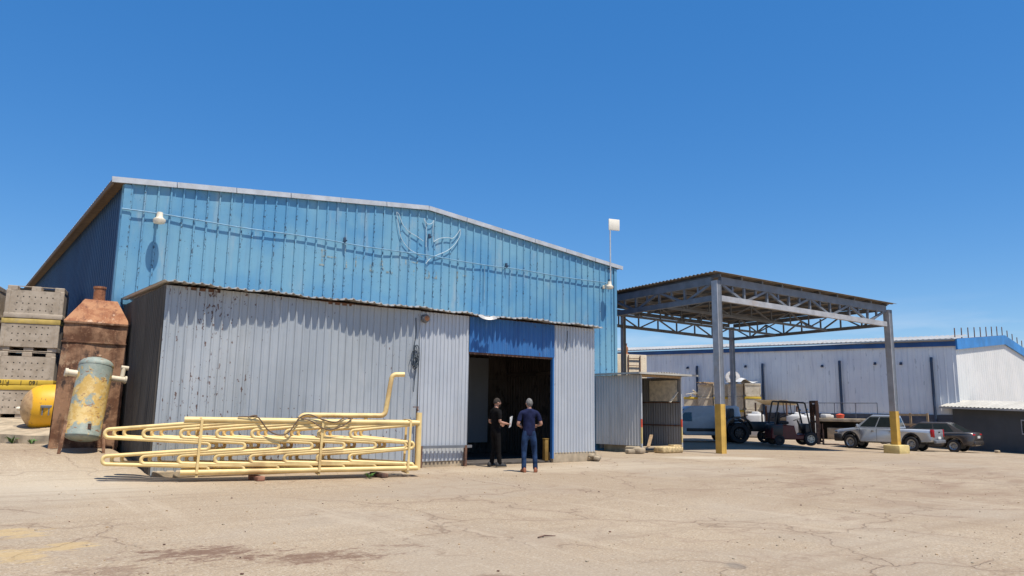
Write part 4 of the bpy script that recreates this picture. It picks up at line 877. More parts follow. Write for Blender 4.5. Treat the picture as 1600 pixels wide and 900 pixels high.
for (s_, z) in ((4.5, 4.65), (3.0, 4.6), (7.8, 4.6), (13.2, 4.75), (17.9, 4.8)):
    MB().box((s_, sgn * 0.06, z), (0.14, 0.1, 0.16), bev=0.02).cyl((s_, sgn * 0.05, z), (s_, sgn * 0.2, z - 0.05), 0.05, n=10).build('vent', M['dark_blue'], hl, 40)
rods = []
for k in range(14):
    t = 0.35 + k * 1.42; p = P0 + edv * t + ldv * 0.08; z0 = gend(max(0.0, min(EL, t))) + 0.03
    r0 = MB().tube([(0, 0, -0.25), (0.02, 0, 0.62)], 0.03, 6) if k == 0 else None
    if k == 0: ro = r0.build('rebar_rod', M['rust_dark'], None, 50, (p.x, p.y, z0)); rods.append(ro)
    else: ro = rods[0].copy(); col.objects.link(ro); ro.location = (p.x, p.y, z0)
    tag(ro, 'thin dark rod sticking up from the gable edge of the white hall roof', 'rod', 'rods along the white hall roof')

# charcoal outbuilding at the right edge
q0 = Vector((46.4, 19.35, 0)); q1 = Vector((44.85, 15.4, 0)); qd = (q1 - q0).normalized(); qn = Vector((-qd.y, qd.x, 0))
if qn.dot(-q0) < 0: qn = -qn
qz = math.atan2(qd.y, qd.x); ob_ = thing('outbuilding', 'low charcoal outbuilding with pale lean-to roof at the right edge', 'outbuilding', q0, qz)
ql = rel(q0, qz); qs = 1 if ql(*(q0 + qn)).y > 0 else -1
OBL = 12.0
MB().box((OBL / 2, -qs * 2.0, 0.80), (OBL, 4.0, 2.5)).build('wall', M['charcoal'], ob_)
f = MB(); S = ribs(OBL + 1.0, 0.25, 0.03, 'box')
f.grid(lambda sv, v: (-0.5 + sv[0], qs * (0.45 - 1.2 * v), 2.06 - 0.03 * sv[0] + 0.36 * v + sv[1]), S, [0, 1]); f.grid(lambda sv, v: (-0.5 + sv[0], qs * (-0.75 - 3.4 * v), 2.42 - 0.03 * sv[0] - 0.2 * v + sv[1]), S, [0, 1]); f.beam((-0.5, qs * 0.43, 2.0), (OBL + 0.4, qs * 0.43, 2.0 - 0.03 * OBL), 0.04, 0.10, mi=1); f.build('roof', [M['awning'], M['awning']], ob_)
wf = MB(); wf.box((4.7, qs * 0.02, 1.0), (0.9, 0.06, 0.75), mi=0).box((4.7, qs * 0.04, 1.0), (0.78, 0.05, 0.63), mi=1); wf.build('window', [M['steel_pale'], M['glass']], ob_)
tag(MB().box((0, 0, 0.05), (0.3, 0.2, 0.12), bev=0.04).build('stone', M['concrete'], None, 40, (43.9, 16.3, -0.30)), 'pale stone on the ground by the charcoal outbuilding', 'stone')

# loading ledge along the white hall
lg = P0 + ldv * 4.0 + nrm * 0.9; lgz = math.atan2(ldv.y, ldv.x)
le = thing('loading_ledge', 'concrete loading ledge on blocks along the white hall behind the pickup', 'ledge', lg, lgz)
lgl = rel(lg, lgz)
MB().box((3.0, 0, 1.18), (6.2, 1.5, 0.20), bev=0.02).build('deck', M['concrete'], le, 40)
for x in (0.4, 2.4, 4.4): MB().box((x, sgn * 0.3, 0.35), (1.3, 0.7, 0.7), bev=0.03).build('block', M['concrete'], le, 40)
MB().box((3.0, -sgn * 0.2, 0.55), (6.0, 0.2, 1.0)).build('gap_shade', M['void'], le)  # near-black board stands in for the shade under the deck
def on_ledge(u, v, z): p = lg + ldv * u + nrm * v; return (p.x, p.y, z)
tag(MB().box((0, 0, 0.13), (0.7, 0.4, 0.26), bev=0.08).box((0.45, 0, 0.1), (0.4, 0.35, 0.2), bev=0.06).build('white_sack', M['whitebag'], None, 40, on_ledge(3.2, 0.35, 1.28)), 'crumpled white sack lying on the concrete ledge', 'sack')
tag(MB().lathe([(0, 0), (0.2, 0), (0.25, 0.22), (0.22, 0.24), (0.0, 0.3)], n=16).build('red_basin', M['orange_red'], None, 50, on_ledge(2.3, 0.4, 1.28)), 'upturned red plastic basin on the concrete ledge', 'basin')
fr2 = thing('tube_rail', 'thin grey tube railing standing on the ledge against the white hall', 'rail', on_ledge(3, -0.5, 1.28), lgz)
for x in (-2.6, -1.3, 0.0, 1.3, 2.6): MB().tube([(x, 0, 0), (x, 0, 0.95)], 0.022, 6).build('upright', M['plinth'], fr2, 50)
MB().tube([(-2.6, 0, 0.95), (2.6, 0, 0.95)], 0.022, 6).build('top_rail', M['plinth'], fr2, 50)

# cream bins piled against the hall
sb = []
pile = P0 + ldv * 11.87 + nrm * 1.75
cbg = 'cream bins piled by the white hall'
cb0 = make_bin('x', 1.08, 1.0, 0.855, M['bin_cream'], M['bin_cream'], cbg, 0, 0); cb1 = make_bin('x', 1.08, 1.0, 0.855, M['bin_cream'], M['binyellow'], cbg, 0, 0)
cols_ = [(0.0, 4, 0.10), (1.18, 4, -0.05), (2.32, 4, 0.04), (3.5, 4, -0.03), (4.72, 3, 0.08)]
posn = ['first', 'second', 'third', 'fourth', 'fifth']; lev = ['bottom', 'second', 'third', 'top']
first = {0: True, 1: True}
for ci, (s_, n, rzj) in enumerate(cols_):
    for k in range(n):
        typ = 1 if (k + ci) % 2 == 0 and k < 3 else 0
        src = cb1 if typ else cb0
        o = src if first[typ] else copy_tree(src); first[typ] = False
        p = pile + ldv * s_; o.location = (p.x, p.y, 0.87 * k); o.rotation_euler = (0, 0, lgz + math.pi * 0.5 + 0.5 + rzj)
        lv_ = 'top' if k == n - 1 else lev[k]
        o['label'] = '%s bin in the %s cream column from the right by the white hall' % (lv_, posn[ci])
pz = 0.87 * 4
p = pile + ldv * 1.4
tag(MB().lathe([(0.24, -0.11), (0.36, -0.13), (0.47, -0.10), (0.50, 0.0), (0.47, 0.10), (0.36, 0.13), (0.24, 0.11), (0.22, 0), (0.24, -0.11)], (0, 0, 0), (-0.75, -0.5, 0.45), 28).build('old_tyre', M['tyre'], None, 40, (p.x, p.y, pz + 0.42)), 'dusty old tyre propped on top of the cream bins', 'tyre')
p = pile + ldv * 0.75
tg = MB(); tg.grid(lambda u, v: ((u - 0.5) * 1.9, (v - 0.5) * 1.3, 0.13 * math.sin(u * 7) * math.sin(v * 5 + 1) + 0.22 * math.exp(-((u - 0.5) ** 2 + (v - 0.5) ** 2) * 9) + 0.14 - 0.5 * max(0, abs(u - 0.5) - 0.36)), [i / 16 for i in range(17)], [i / 12 for i in range(13)])
tag(tg.build('white_sheeting', M['whitebag'], None, 60, (p.x, p.y, pz)), 'crumpled white sheeting on top of the cream bins', 'sheeting')
p = pile + ldv * 3.3
bd = MB()
for k in range(4): bd.box((0.05 * k - 0.05, -0.45 + 0.28 * k, 0.05 + 0.055 * (k % 2)), (1.7, 0.24, 0.05), Matrix.Rotation(0.05 * (k - 1), 3, 'Z'))
tag(bd.build('board_pile', M['wood'], None, None, (p.x, p.y, pz)), 'few loose boards lying on the cream bins', 'boards')
p = pile + ldv * 4.72; r_ = random.Random(5); jk = MB()
for k in range(8): jk.box((r_.uniform(-0.5, 0.5), r_.uniform(-0.4, 0.4), 0.05 + 0.04 * k), (r_.uniform(0.4, 1.0), 0.12, 0.05), Matrix.Rotation(r_.uniform(-1, 1), 3, 'Z') @ Matrix.Rotation(r_.uniform(-0.3, 0.3), 3, 'Y'))
tag(jk.build('scrap_pile', M['lampw'], None, None, (p.x, p.y, 0.87 * 3)), 'white scrap slats heaped on the lowest bin column', 'scrap')

# low shelter roof behind the forklift
p = P0 + ldv * 10.0 + nrm * 2.2
st_ = thing('low_shelter', 'low shelter with a tilted pale corrugated roof behind the forklift', 'shelter', (p.x, p.y, 0), lgz + math.pi / 2)
f = MB(); S = ribs(2.3, 0.16, 0.035, 'sine'); f.grid(lambda sv, v: ((v - 0.5) * 1.6, -1.15 + sv[0], 2.05 + 0.30 * v + sv[1]), S, [0, 1]); f.build('roof', M['cream'], st_)
for (x, y) in ((-0.7, -1.05), (-0.7, 1.05), (0.7, -1.05), (0.7, 1.05)): MB().box((x, y, 1.05 + 0.07 * x), (0.08, 0.08, 2.1 + 0.14 * x)).build('post', M['rust_dark'], st_)
for i, (u, v, s_) in enumerate(((8.25, 3.0, 1.2), (10.9, 3.2, 1.2), (7.55, 3.0, 1.15))):
    p = P0 + ldv * u + nrm * v
    b = MB(); b.box((0, 0, 0.62 * s_), (1.0, 1.0, 1.24 * s_), Matrix.Rotation(0.3 * i, 3, 'Z'), bev=0.16); b.box((0.1, 0, 1.24 * s_), (0.55, 0.4, 0.22), Matrix.Rotation(0.5 + i, 3, 'Z') @ Matrix.Rotation(0.3, 3, 'X'), bev=0.07)
    tag(b.build('bulk_bag', M['whitebag'], None, 50, (p.x, p.y, 0)), ['full white bulk bag seen through the forklift cab', 'white bulk bag left of the forklift, in the sun', 'white bulk bag seen between the cab and the mast of the forklift'][i], 'bulk bag', 'white bulk bags in the sun')

# ------------------------------------------------------------------ vehicles
def arc(cx, cz, r, a0, a1, n=10): return [(cx + r * math.cos(R(a0 + (a1 - a0) * k / n)), cz + r * math.sin(R(a0 + (a1 - a0) * k / n))) for k in range(n + 1)]
def wheel(parent, x, y, r, w, rimmat=None, rimr=0.62):
    s = 1 if y > 0 else -1
    wo_ = MB().lathe([(r * 0.6, -w / 2), (r * 0.9, -w / 2), (r * 0.98, -w * 0.36), (r, -w * 0.2), (r, w * 0.2), (r * 0.98, w * 0.36), (r * 0.9, w / 2), (r * 0.6, w / 2)], (x, y, r), (0, s, 0), 28).build('wheel', M['black'], parent, 40)
    rm = MB().lathe([(0, w * 0.36), (r * 0.16, w * 0.38), (r * 0.2, w * 0.30), (r * 0.42, w * 0.27), (r * rimr * 0.93, w * 0.44), (r * rimr, w * 0.47), (r * rimr + 0.01, w * 0.4), (r * rimr, -w * 0.4), (0, -w * 0.4)], (x, y, r), (0, s, 0), 24)
    for k in range(8):
        a = k * math.pi / 4 + 0.2; rm.lathe([(0, w * 0.395), (r * 0.065, w * 0.39)], (x + r * 0.34 * math.cos(a), y, r + r * 0.34 * math.sin(a)), (0, s, 0), 8, 1)
    rm.build('rim', [rimmat or M['rim'], M['void']], wo_, 40)
    return wo_
def loft_cab(x0, x1, zb, wb, x0r, x1r, zr, wr, mid=None):
    """greenhouse between the belt line and the roof; returns corners for glazing"""
    B = [(x0, -wb, zb), (x1, -wb, zb), (x1, wb, zb), (x0, wb, zb)]; T = [(x0r, -wr, zr), (x1r, -wr, zr), (x1r, wr, zr), (x0r, wr, zr)]
    return [Vector(v) for v in B], [Vector(v) for v in T]
def cab_mesh(B, T, crown=0.04):
    m = MB()
    for i in range(4): m.quad(B[i], B[(i + 1) % 4], T[(i + 1) % 4], T[i])
    c = sum(T, Vector()) / 4 + Vector((0, 0, crown))
    ins = [t.lerp(c, 0.16) + Vector((0, 0, crown * 0.8)) for t in T]
    for i in range(4): m.quad(T[i], T[(i + 1) % 4], ins[(i + 1) % 4], ins[i])
    m.quad(*ins); return m
def glaze(B, T, i, u0, u1, v0, v1, parent, name='window', off=0.006, u0t=None, u1t=None):
    a, b, c, d = B[i], B[(i + 1) % 4], T[(i + 1) % 4], T[i]
    P = lambda u, v: (a.lerp(b, u)).lerp(d.lerp(c, u), v)
    n = (b - a).cross(d - a).normalized(); ctr = sum(B + T, Vector()) / 8
    if n.dot(a - ctr) < 0: n = -n
    q = [P(u0, v0), P(u1, v0), P(u1 if u1t is None else u1t, v1), P(u0 if u0t is None else u0t, v1)]
    m = MB(); m.quad(*[p_ + n * off for p_ in q])
    for k in range(4): m.quad(q[k] - n * 0.01, q[(k + 1) % 4] - n * 0.01, q[(k + 1) % 4] + n * off, q[k] + n * off)
    return m.build(name, M['glass'], parent)
def head(hx, hy): return math.atan2(hy, hx)

# silver pickup
pk = thing('pickup_truck', 'silver double-cab pickup truck parked beyond the right canopy post', 'pickup', (38.6, 19.5, -0.22), head(-0.14, 0.99)); pk.scale = (0.85, 0.92, 0.97)
H = 0.92
ol = [(2.42, 0.45), (2.46, 0.70), (2.40, 0.92), (2.2, 1.03), (1.25, 1.13), (0.5, 1.13), (-0.98, 1.13), (-1.02, 1.11), (-3.0, 1.11), (-3.03, 0.95), (-3.0, 0.60), (-2.9, 0.50)]
ol += arc(-1.85, 0.40, 0.50, 0 + 180 - 8, 8, 12)[0:] + [(-1.2, 0.40), (0.95, 0.40)] + arc(1.55, 0.40, 0.50, 172, 8, 12) + [(2.2, 0.42)]
tumble = lambda x, y, z: y * (1 - 0.05 * max(0, z - 0.75) / 0.4 - 0.03 * max(0, 0.6 - z) / 0.2 - (0.06 * max(0, x - 1.9) / 0.5))
MB().prism(ol, H, inset=0.05, shift=tumble).build('body', M['silver'], pk, 50)
MB().box((-0.3, 0, 0.52), (4.6, 1.5, 0.3)).build('chassis', M['black'], pk)
B, T = loft_cab(1.30, -1.02, 1.12, 0.86, 0.35, -0.80, 1.76, 0.70); cab = cab_mesh(B, T).build('cab', M['silver'], pk, 30)
for i, fl_ in ((0, False), (2, True)):
    if not fl_: glaze(B, T, i, 0.10, 0.50, 0.1, 0.88, cab, u0t=0.04, u1t=0.45); glaze(B, T, i, 0.53, 0.92, 0.1, 0.88, cab, u0t=0.49, u1t=0.92)
    else: glaze(B, T, i, 0.50, 0.90, 0.1, 0.88, cab, u0t=0.55, u1t=0.96); glaze(B, T, i, 0.08, 0.47, 0.1, 0.88, cab, u0t=0.08, u1t=0.51)
glaze(B, T, 3, 0.08, 0.92, 0.1, 0.9, cab, 'windscreen'); glaze(B, T, 1, 0.08, 0.92, 0.15, 0.85, cab, 'rear_window')
MB().box((2.27, 0, 0.60), (0.50, 1.86, 0.40), bev=0.07).build('front_bumper', M['blackpaint'], pk, 40)
MB().box((-3.06, 0, 0.52), (0.16, 1.6, 0.16), bev=0.03).build('rear_bumper', M['steel'], pk, 40)
for s in (-1, 1):
    MB().box((-2.95, s * 0.83, 0.92), (0.19, 0.16, 0.38), bev=0.03).build('tail_light', M['redlight'], pk, 40)
    MB().box((2.36, s * 0.72, 0.88), (0.20, 0.30, 0.18), bev=0.04).build('headlight', M['chrome'], pk, 40)
    MB().box((1.05, s * 1.02, 1.22), (0.10, 0.22, 0.18), bev=0.04).build('mirror', M['silver'], pk, 40)
    for x in (0.22, -0.78): MB().box((x, s * 0.905, 0.98), (0.2, 0.03, 0.05), bev=0.01).build('door_handle', M['chrome'], pk, 40)
    gp = MB()
    for x in (0.98, 0.02, -0.96): gp.box((x, s * 0.8985, 0.78), (0.012, 0.02, 0.62))
    gp.build('door_gap', M['blackpaint'], pk)
    for x, r0 in ((1.55, 0.5), (-1.85, 0.5)):
        MB().prism(arc(x, 0.40, 0.53, 175, 5, 14) + arc(x, 0.40, 0.475, 5, 175, 14), 0.025, off=s * 0.89).build('arch_lip', M['blackpaint'], pk, 50)
MB().box((-2.02, 0, 1.118), (1.88, 1.5, 0.02)).build('load_bed', M['void'], pk)  # flat near-black panel painted as the shaded hollow of the open bed
MB().box((-3.035, 0, 0.88), (0.03, 1.35, 0.40), bev=0.01).box((-3.055, 0, 0.98), (0.02, 0.25, 0.06), bev=0.005, mi=1).build('tailgate', [M['silver'], M['blackpaint']], pk, 40)
MB().box((-3.06, 0.0, 0.70), (0.02, 0.5, 0.12)).build('number_plate', M['plate'], pk)
MB().box((-0.80, 0, 1.775), (0.08, 0.3, 0.04), bev=0.01).build('brake_light', M['redlight'], pk)
for x in (1.55, -1.85):
    for s in (-1, 1): wheel(pk, x, s * 0.80, 0.38, 0.26)

# dark sedan
sd_ = thing('sedan', 'dark bronze saloon car parked behind the silver pickup', 'car', (41.95, 18.75, -0.30), head(-0.14, 0.99))
ol = [(2.25, 0.35), (2.28, 0.6), (2.1, 0.78), (1.1, 0.92), (-1.6, 1.02), (-2.2, 1.0), (-2.3, 0.85), (-2.28, 0.45), (-2.15, 0.33)] + arc(-1.35, 0.33, 0.40, 175, 5, 12) + [(-0.8, 0.25), (0.8, 0.25)] + arc(1.35, 0.33, 0.40, 175, 5, 12) + [(2.1, 0.28)]
MB().prism(ol, 0.90, inset=0.06, shift=lambda x, y, z: y * (1 - 0.06 * max(0, z - 0.7) / 0.3 - 0.10 * max(0, abs(x) - 1.7) / 0.6)).build('body', M['sedan'], sd_, 50)
B, T = loft_cab(1.15, -1.95, 0.95, 0.80, 0.25, -1.05, 1.46, 0.60); cab = cab_mesh(B, T).build('cabin', M['sedan'], sd_, 30)
for i in (0, 2):
    if i == 0: glaze(B, T, i, 0.12, 0.50, 0.1, 0.9, cab, u0t=0.04, u1t=0.47); glaze(B, T, i, 0.53, 0.84, 0.1, 0.9, cab, u0t=0.50, u1t=0.95)
    else: glaze(B, T, i, 0.50, 0.88, 0.1, 0.9, cab, u0t=0.53, u1t=0.96); glaze(B, T, i, 0.16, 0.47, 0.1, 0.9, cab, u0t=0.05, u1t=0.5)
glaze(B, T, 3, 0.06, 0.94, 0.08, 0.92, cab, 'windscreen'); glaze(B, T, 1, 0.06, 0.94, 0.08, 0.92, cab, 'rear_window')
for s in (-1, 1):
    MB().box((-2.16, s * 0.60, 0.86), (0.24, 0.36, 0.17), bev=0.05).build('tail_light', M['redlight'], sd_, 40)
    MB().box((2.1, s * 0.62, 0.66), (0.2, 0.3, 0.14), bev=0.04).build('headlight', M['chrome'], sd_, 40)
    MB().box((0.85, s * 0.93, 0.98), (0.1, 0.2, 0.14), bev=0.04).build('mirror', M['sedan'], sd_, 40)
MB().box((-2.29, 0, 0.78), (0.03, 0.5, 0.12)).build('number_plate', M['plate'], sd_)
MB().box((-2.28, 0, 0.48), (0.12, 1.6, 0.22), bev=0.05).build('bumper', M['sedan'], sd_, 40)
for x in (1.35, -1.35):
    for s in (-1, 1): wheel(sd_, x, s * 0.78, 0.32, 0.21)

# white van under the canopy
vn = thing('panel_van', 'white panel van in the canopy shade, partly hidden by the shed', 'van', (32.95, 26.75, 0), head(-0.80, 0.60))
ol = [(2.15, 0.42), (2.2, 0.75), (2.05, 0.98), (1.35, 1.12), (0.75, 1.72), (0.45, 1.86), (-1.9, 1.90), (-2.1, 1.82), (-2.18, 1.2), (-2.18, 0.42)] + [(-1.8, 0.36)] + arc(-1.32, 0.33, 0.40, 175, 5, 12) + [(-0.8, 0.33), (0.8, 0.33)] + arc(1.32, 0.33, 0.40, 175, 5, 12) + [(1.9, 0.36)]
MB().prism(ol, 0.90, inset=0.07, shift=lambda x, y, z: y * (1 - 0.12 * max(0, z - 1.0) / 0.9 - 0.08 * max(0, x - 1.3) / 0.9)).build('body', M['van'], vn, 50)
for s in (-1, 1):
    w_ = MB(); w_.add([(1.25, s * 0.902, 1.06), (0.45, s * 0.904, 1.06), (0.45, s * 0.845, 1.52), (0.80, s * 0.845, 1.52)], [(0, 1, 2, 3)]); w_.build('side_window', M['glass'], vn)
    MB().box((0.0, s * 0.90, 0.62), (1.5, 0.04, 0.16), bev=0.01).build('rub_strip', M['blackpaint'], vn, 40)
    MB().box((-2.16, s * 0.78, 1.0), (0.06, 0.12, 0.4), bev=0.02).build('tail_light', M['redlight'], vn, 40)
    MB().box((-1.4, s * 0.895, 1.02), (0.16, 0.03, 0.05)).build('door_handle', M['blackpaint'], vn)
MB().box((-2.2, 0, 0.5), (0.1, 1.6, 0.2), bev=0.04).build('bumper', M['blackpaint'], vn, 40)
ws = MB(); ws.add([(1.30, -0.68, 1.17), (1.30, 0.68, 1.17), (0.80, 0.64, 1.70), (0.80, -0.64, 1.70)], [(0, 1, 2, 3)]); ws.build('windscreen', M['glass'], vn)
for x in (1.32, -1.32):
    for s in (-1, 1): wheel(vn, x, s * 0.79, 0.31, 0.2)

# forklift
fk = thing('forklift', 'dark red forklift with black cab frame and rusty forks in the canopy shade', 'forklift', (33.75, 21.55, 0), head(0.80, -0.60))
ol = [(0.95, 0.28), (1.0, 0.55), (0.55, 0.62), (0.42, 0.52), (0.05, 0.52), (-0.05, 0.95), (-0.95, 1.02), (-1.15, 0.85), (-1.2, 0.35), (-1.05, 0.28)]
MB().prism(ol, 0.52, inset=0.05).build('body', M['forkred'], fk, 40)
MB().box((-0.85, 0, 0.72), (0.62, 1.06, 0.62), bev=0.1).build('counterweight', M['blackpaint'], fk, 40)
MB().box((-0.45, 0, 1.08), (0.50, 0.48, 0.14), bev=0.05).box((-0.68, 0, 1.34), (0.12, 0.46, 0.5), bev=0.05).build('seat', M['black'], fk, 40)
MB().tube([(0.50, 0, 0.6), (0.30, 0, 1.2)], 0.04, 8).lathe([(0.18, -0.012), (0.195, 0.0), (0.18, 0.012), (0.165, 0), (0.18, -0.012)], (0.28, 0, 1.24), (-0.35, 0, 1), 20).build('steering_wheel', M['blackpaint'], fk, 40)
MB().box((0.62, 0, 0.78), (0.25, 0.95, 0.55), bev=0.05).build('dashboard', M['blackpaint'], fk, 40)
gd = MB()
for s in (-0.47, 0.47):
    gd.tube(fillet([(0.78, s, 0.6), (0.52, s, 2.05), (-0.75, s, 2.12), (-0.98, s, 1.0)], 0.1), 0.042, 8); gd.tube([(-0.2, s, 2.08), (-0.15, s, 1.5), (-0.8, s, 1.3)], 0.025, 6)
for x in [0.45 - 0.2 * k for k in range(7)]: gd.beam((x, -0.47, 2.09), (x, 0.47, 2.09), 0.05, 0.03)
gd.build('overhead_guard', M['blackpaint'], fk, 50)
ms = MB()
for s in (-0.34, 0.34): ms.box((1.14, s, 1.12), (0.13, 0.09, 2.1)); ms.box((1.22, s * 0.8, 1.05), (0.09, 0.07, 1.9))
for z in (0.35, 1.15, 2.12): ms.box((1.14, 0, z), (0.09, 0.74, 0.10))
ms.cyl((1.10, 0.0, 0.3), (1.10, 0.0, 1.95), 0.05, n=10); ms.box((1.2, 0, 1.75), (0.06, 0.5, 0.5)); ms.build('mast', M['rust_dark'], fk)
cg = MB(); cg.box((1.32, 0, 0.55), (0.07, 1.0, 0.09)); cg.box((1.32, 0, 0.22), (0.07, 1.0, 0.09))
for s in (-0.46, -0.2, 0.2, 0.46): cg.box((1.33, s, 0.62), (0.04, 0.04, 0.9))
cg.build('carriage', M['rust_dark'], fk)
for s in (-0.32, 0.32): MB().box((1.40, s, 0.42), (0.05, 0.11, 0.72)).box((1.90, s, 0.07), (1.05, 0.11, 0.04)).build('fork', M['rust'], fk)
for s in (-1, 1):
    wheel(fk, 0.70, s * 0.50, 0.33, 0.22, M['lampw'], 0.55); wheel(fk, -0.80, s * 0.48, 0.25, 0.18, M['blackpaint'], 0.55)
    MB().lathe([(0, 0.05), (0.07, 0.05), (0.08, 0)], (0.6, s * 0.47, 1.7), (1, 0, 0), 12).build('work_light', M['chrome'], fk, 40)
tag(MB().box((0, 0, 0.28), (0.18, 0.12, 0.55), bev=0.02).build('marker_post', M['cream_block'], None, None, (35.9, 20.55, 0.55)), 'cream box fixed upright above the forks', 'box') if False else None

# dark tractor-like machine beside the van
tm = thing('tractor', 'dark compact tractor with large wheels standing left of the forklift in shade', 'tractor', (33.6, 23.9, 0), head(0.79, -0.61))
MB().box((0.55, 0, 0.85), (1.5, 0.55, 0.5), bev=0.08).build('bonnet', M['blackpaint'], tm, 40)
MB().box((-0.5, 0, 0.65), (1.1, 0.5, 0.45), bev=0.05).build('rear_body', M['blackpaint'], tm, 40)
for s in (-1, 1):
    MB().prism(arc(-0.7, 0.6, 0.75, 10, 170, 12) + arc(-0.7, 0.6, 0.68, 170, 10, 12), 0.17, off=s * 0.62).build('mudguard', M['blackpaint'], tm, 50)
    wheel(tm, -0.7, s * 0.62, 0.52, 0.30, M['blackpaint'], 0.5); wheel(tm, 0.95, s * 0.55, 0.36, 0.22, M['blackpaint'], 0.5)
MB().box((-0.65, 0, 1.12), (0.45, 0.45, 0.1), bev=0.04).box((-0.88, 0, 1.32), (0.1, 0.42, 0.4), bev=0.04).build('seat', M['black'], tm, 40)
MB().tube([(-0.02, 0, 1.0), (-0.18, 0, 1.35)], 0.03, 8).lathe([(0.17, -0.012), (0.185, 0), (0.17, 0.012), (0.155, 0), (0.17, -0.012)], (-0.19, 0, 1.37), (-0.4, 0, 1), 20).build('steering_wheel', M['black'], tm, 40)
MB().cyl((0.75, 0.18, 1.05), (0.75, 0.18, 1.65), 0.04, n=8).build('exhaust', M['rust_dark'], tm, 40)
MB().box((-0.95, 0, 1.35), (0.25, 0.75, 0.8), bev=0.06).build('engine_cover', M['blackpaint'], tm, 40)
# pallet rack seen above the pickup bed
pr = thing('timber_rack', 'brown timber rack standing between the pickup and the saloon car', 'rack', on_ledge(-1.9, 0.9, -0.1), lgz)
for x in (-0.9, 0.0, 0.9): MB().beam((x, 0, 0), (x, 0, 1.75), 0.10, 0.12).build('upright', M['wood'], pr)
for z in (0.6, 1.1, 1.65): MB().beam((-0.95, 0.07, z), (0.95, 0.07, z), 0.04, 0.12).build('slat', M['wood'], pr)

# ------------------------------------------------------------------ people
def skin_obj(name, nodes, edges, mat, parent, sub=2, root=None):
    me = bpy.data.meshes.new(name); ks = list(nodes); idx = {k: i for i, k in enumerate(ks)}
    me.from_pydata([nodes[k][0] for k in ks], [(idx[a], idx[b]) for a, b in edges], []); me.update()
    o = bpy.data.objects.new(name, me); col.objects.link(o)
    o.modifiers.new('s', 'SKIN'); md = o.modifiers.new('d', 'SUBSURF'); md.levels = sub; md.render_levels = sub
    for k, i in idx.items():
        r = nodes[k][1]; r = r if isinstance(r, tuple) else (r, r); me.skin_vertices[0].data[i].radius = r
        me.skin_vertices[0].data[i].use_root = (k == (root or ks[0]))
    o.modifiers['s'].use_smooth_shade = True
    bpy.context.view_layer.update()
    nm = bpy.data.meshes.new_from_object(o.evaluated_get(bpy.context.evaluated_depsgraph_get()))
    o.modifiers.clear(); o.data = nm; bpy.data.meshes.remove(me); nm.name = name
    nm.materials.clear(); nm.materials.append(mat); nm.polygons.foreach_set('use_smooth', [True] * len(nm.polygons))
    if parent: o.parent = parent
    return o
def merge(dst, srcs):
    bm = bmesh.new(); bm.from_mesh(dst.data)
    for s in srcs:
        bm.from_mesh(s.data)
    bm.to_mesh(dst.data); bm.free()
    dst.data.polygons.foreach_set('use_smooth', [True] * len(dst.data.polygons))
    for s in srcs: bpy.data.objects.remove(s)
def head_obj(c, turn, mat):
    """head with brow, nose, chin, ears; faces +y before the turn"""
    m = MB(); n1, n2 = 24, 18
    def fn(a, t):
        th = math.pi * t; x = 0.076 * math.sin(th) * math.cos(a); y = 0.098 * math.sin(th) * math.sin(a); z = 0.122 * math.cos(th)
        if z < 0: k = 1 + 0.35 * z / 0.122 * 0.7; x *= k; y = y * k + 0.018 * (-z / 0.122)
        if y > 0.04:
            nz2 = math.exp(-((x / 0.016) ** 2) - ((z + 0.012) / 0.024) ** 2); y += 0.028 * nz2
            y -= 0.012 * math.exp(-((abs(x) - 0.032) / 0.014) ** 2 - ((z - 0.012) / 0.012) ** 2)
            y += 0.006 * math.exp(-((x / 0.028) ** 2) - ((z + 0.055) / 0.010) ** 2)
        return (x, y, z)
    m.grid(fn, [2 * math.pi * k / n1 for k in range(n1 + 1)], [k / n2 for k in range(n2 + 1)])
    for s in (-1, 1): m.lathe([(0, 0.016), (0.018, 0.014), (0.024, 0.004), (0.02, -0.004), (0, -0.004)], (s * 0.074, -0.008, -0.005), (s, -0.5, 0), 10)
    q = Matrix.Rotation(turn, 3, 'Z'); m.v = [tuple(q @ Vector(v) + Vector(c)) for v in m.v]
    o = m.build('head_part', mat, None); return o
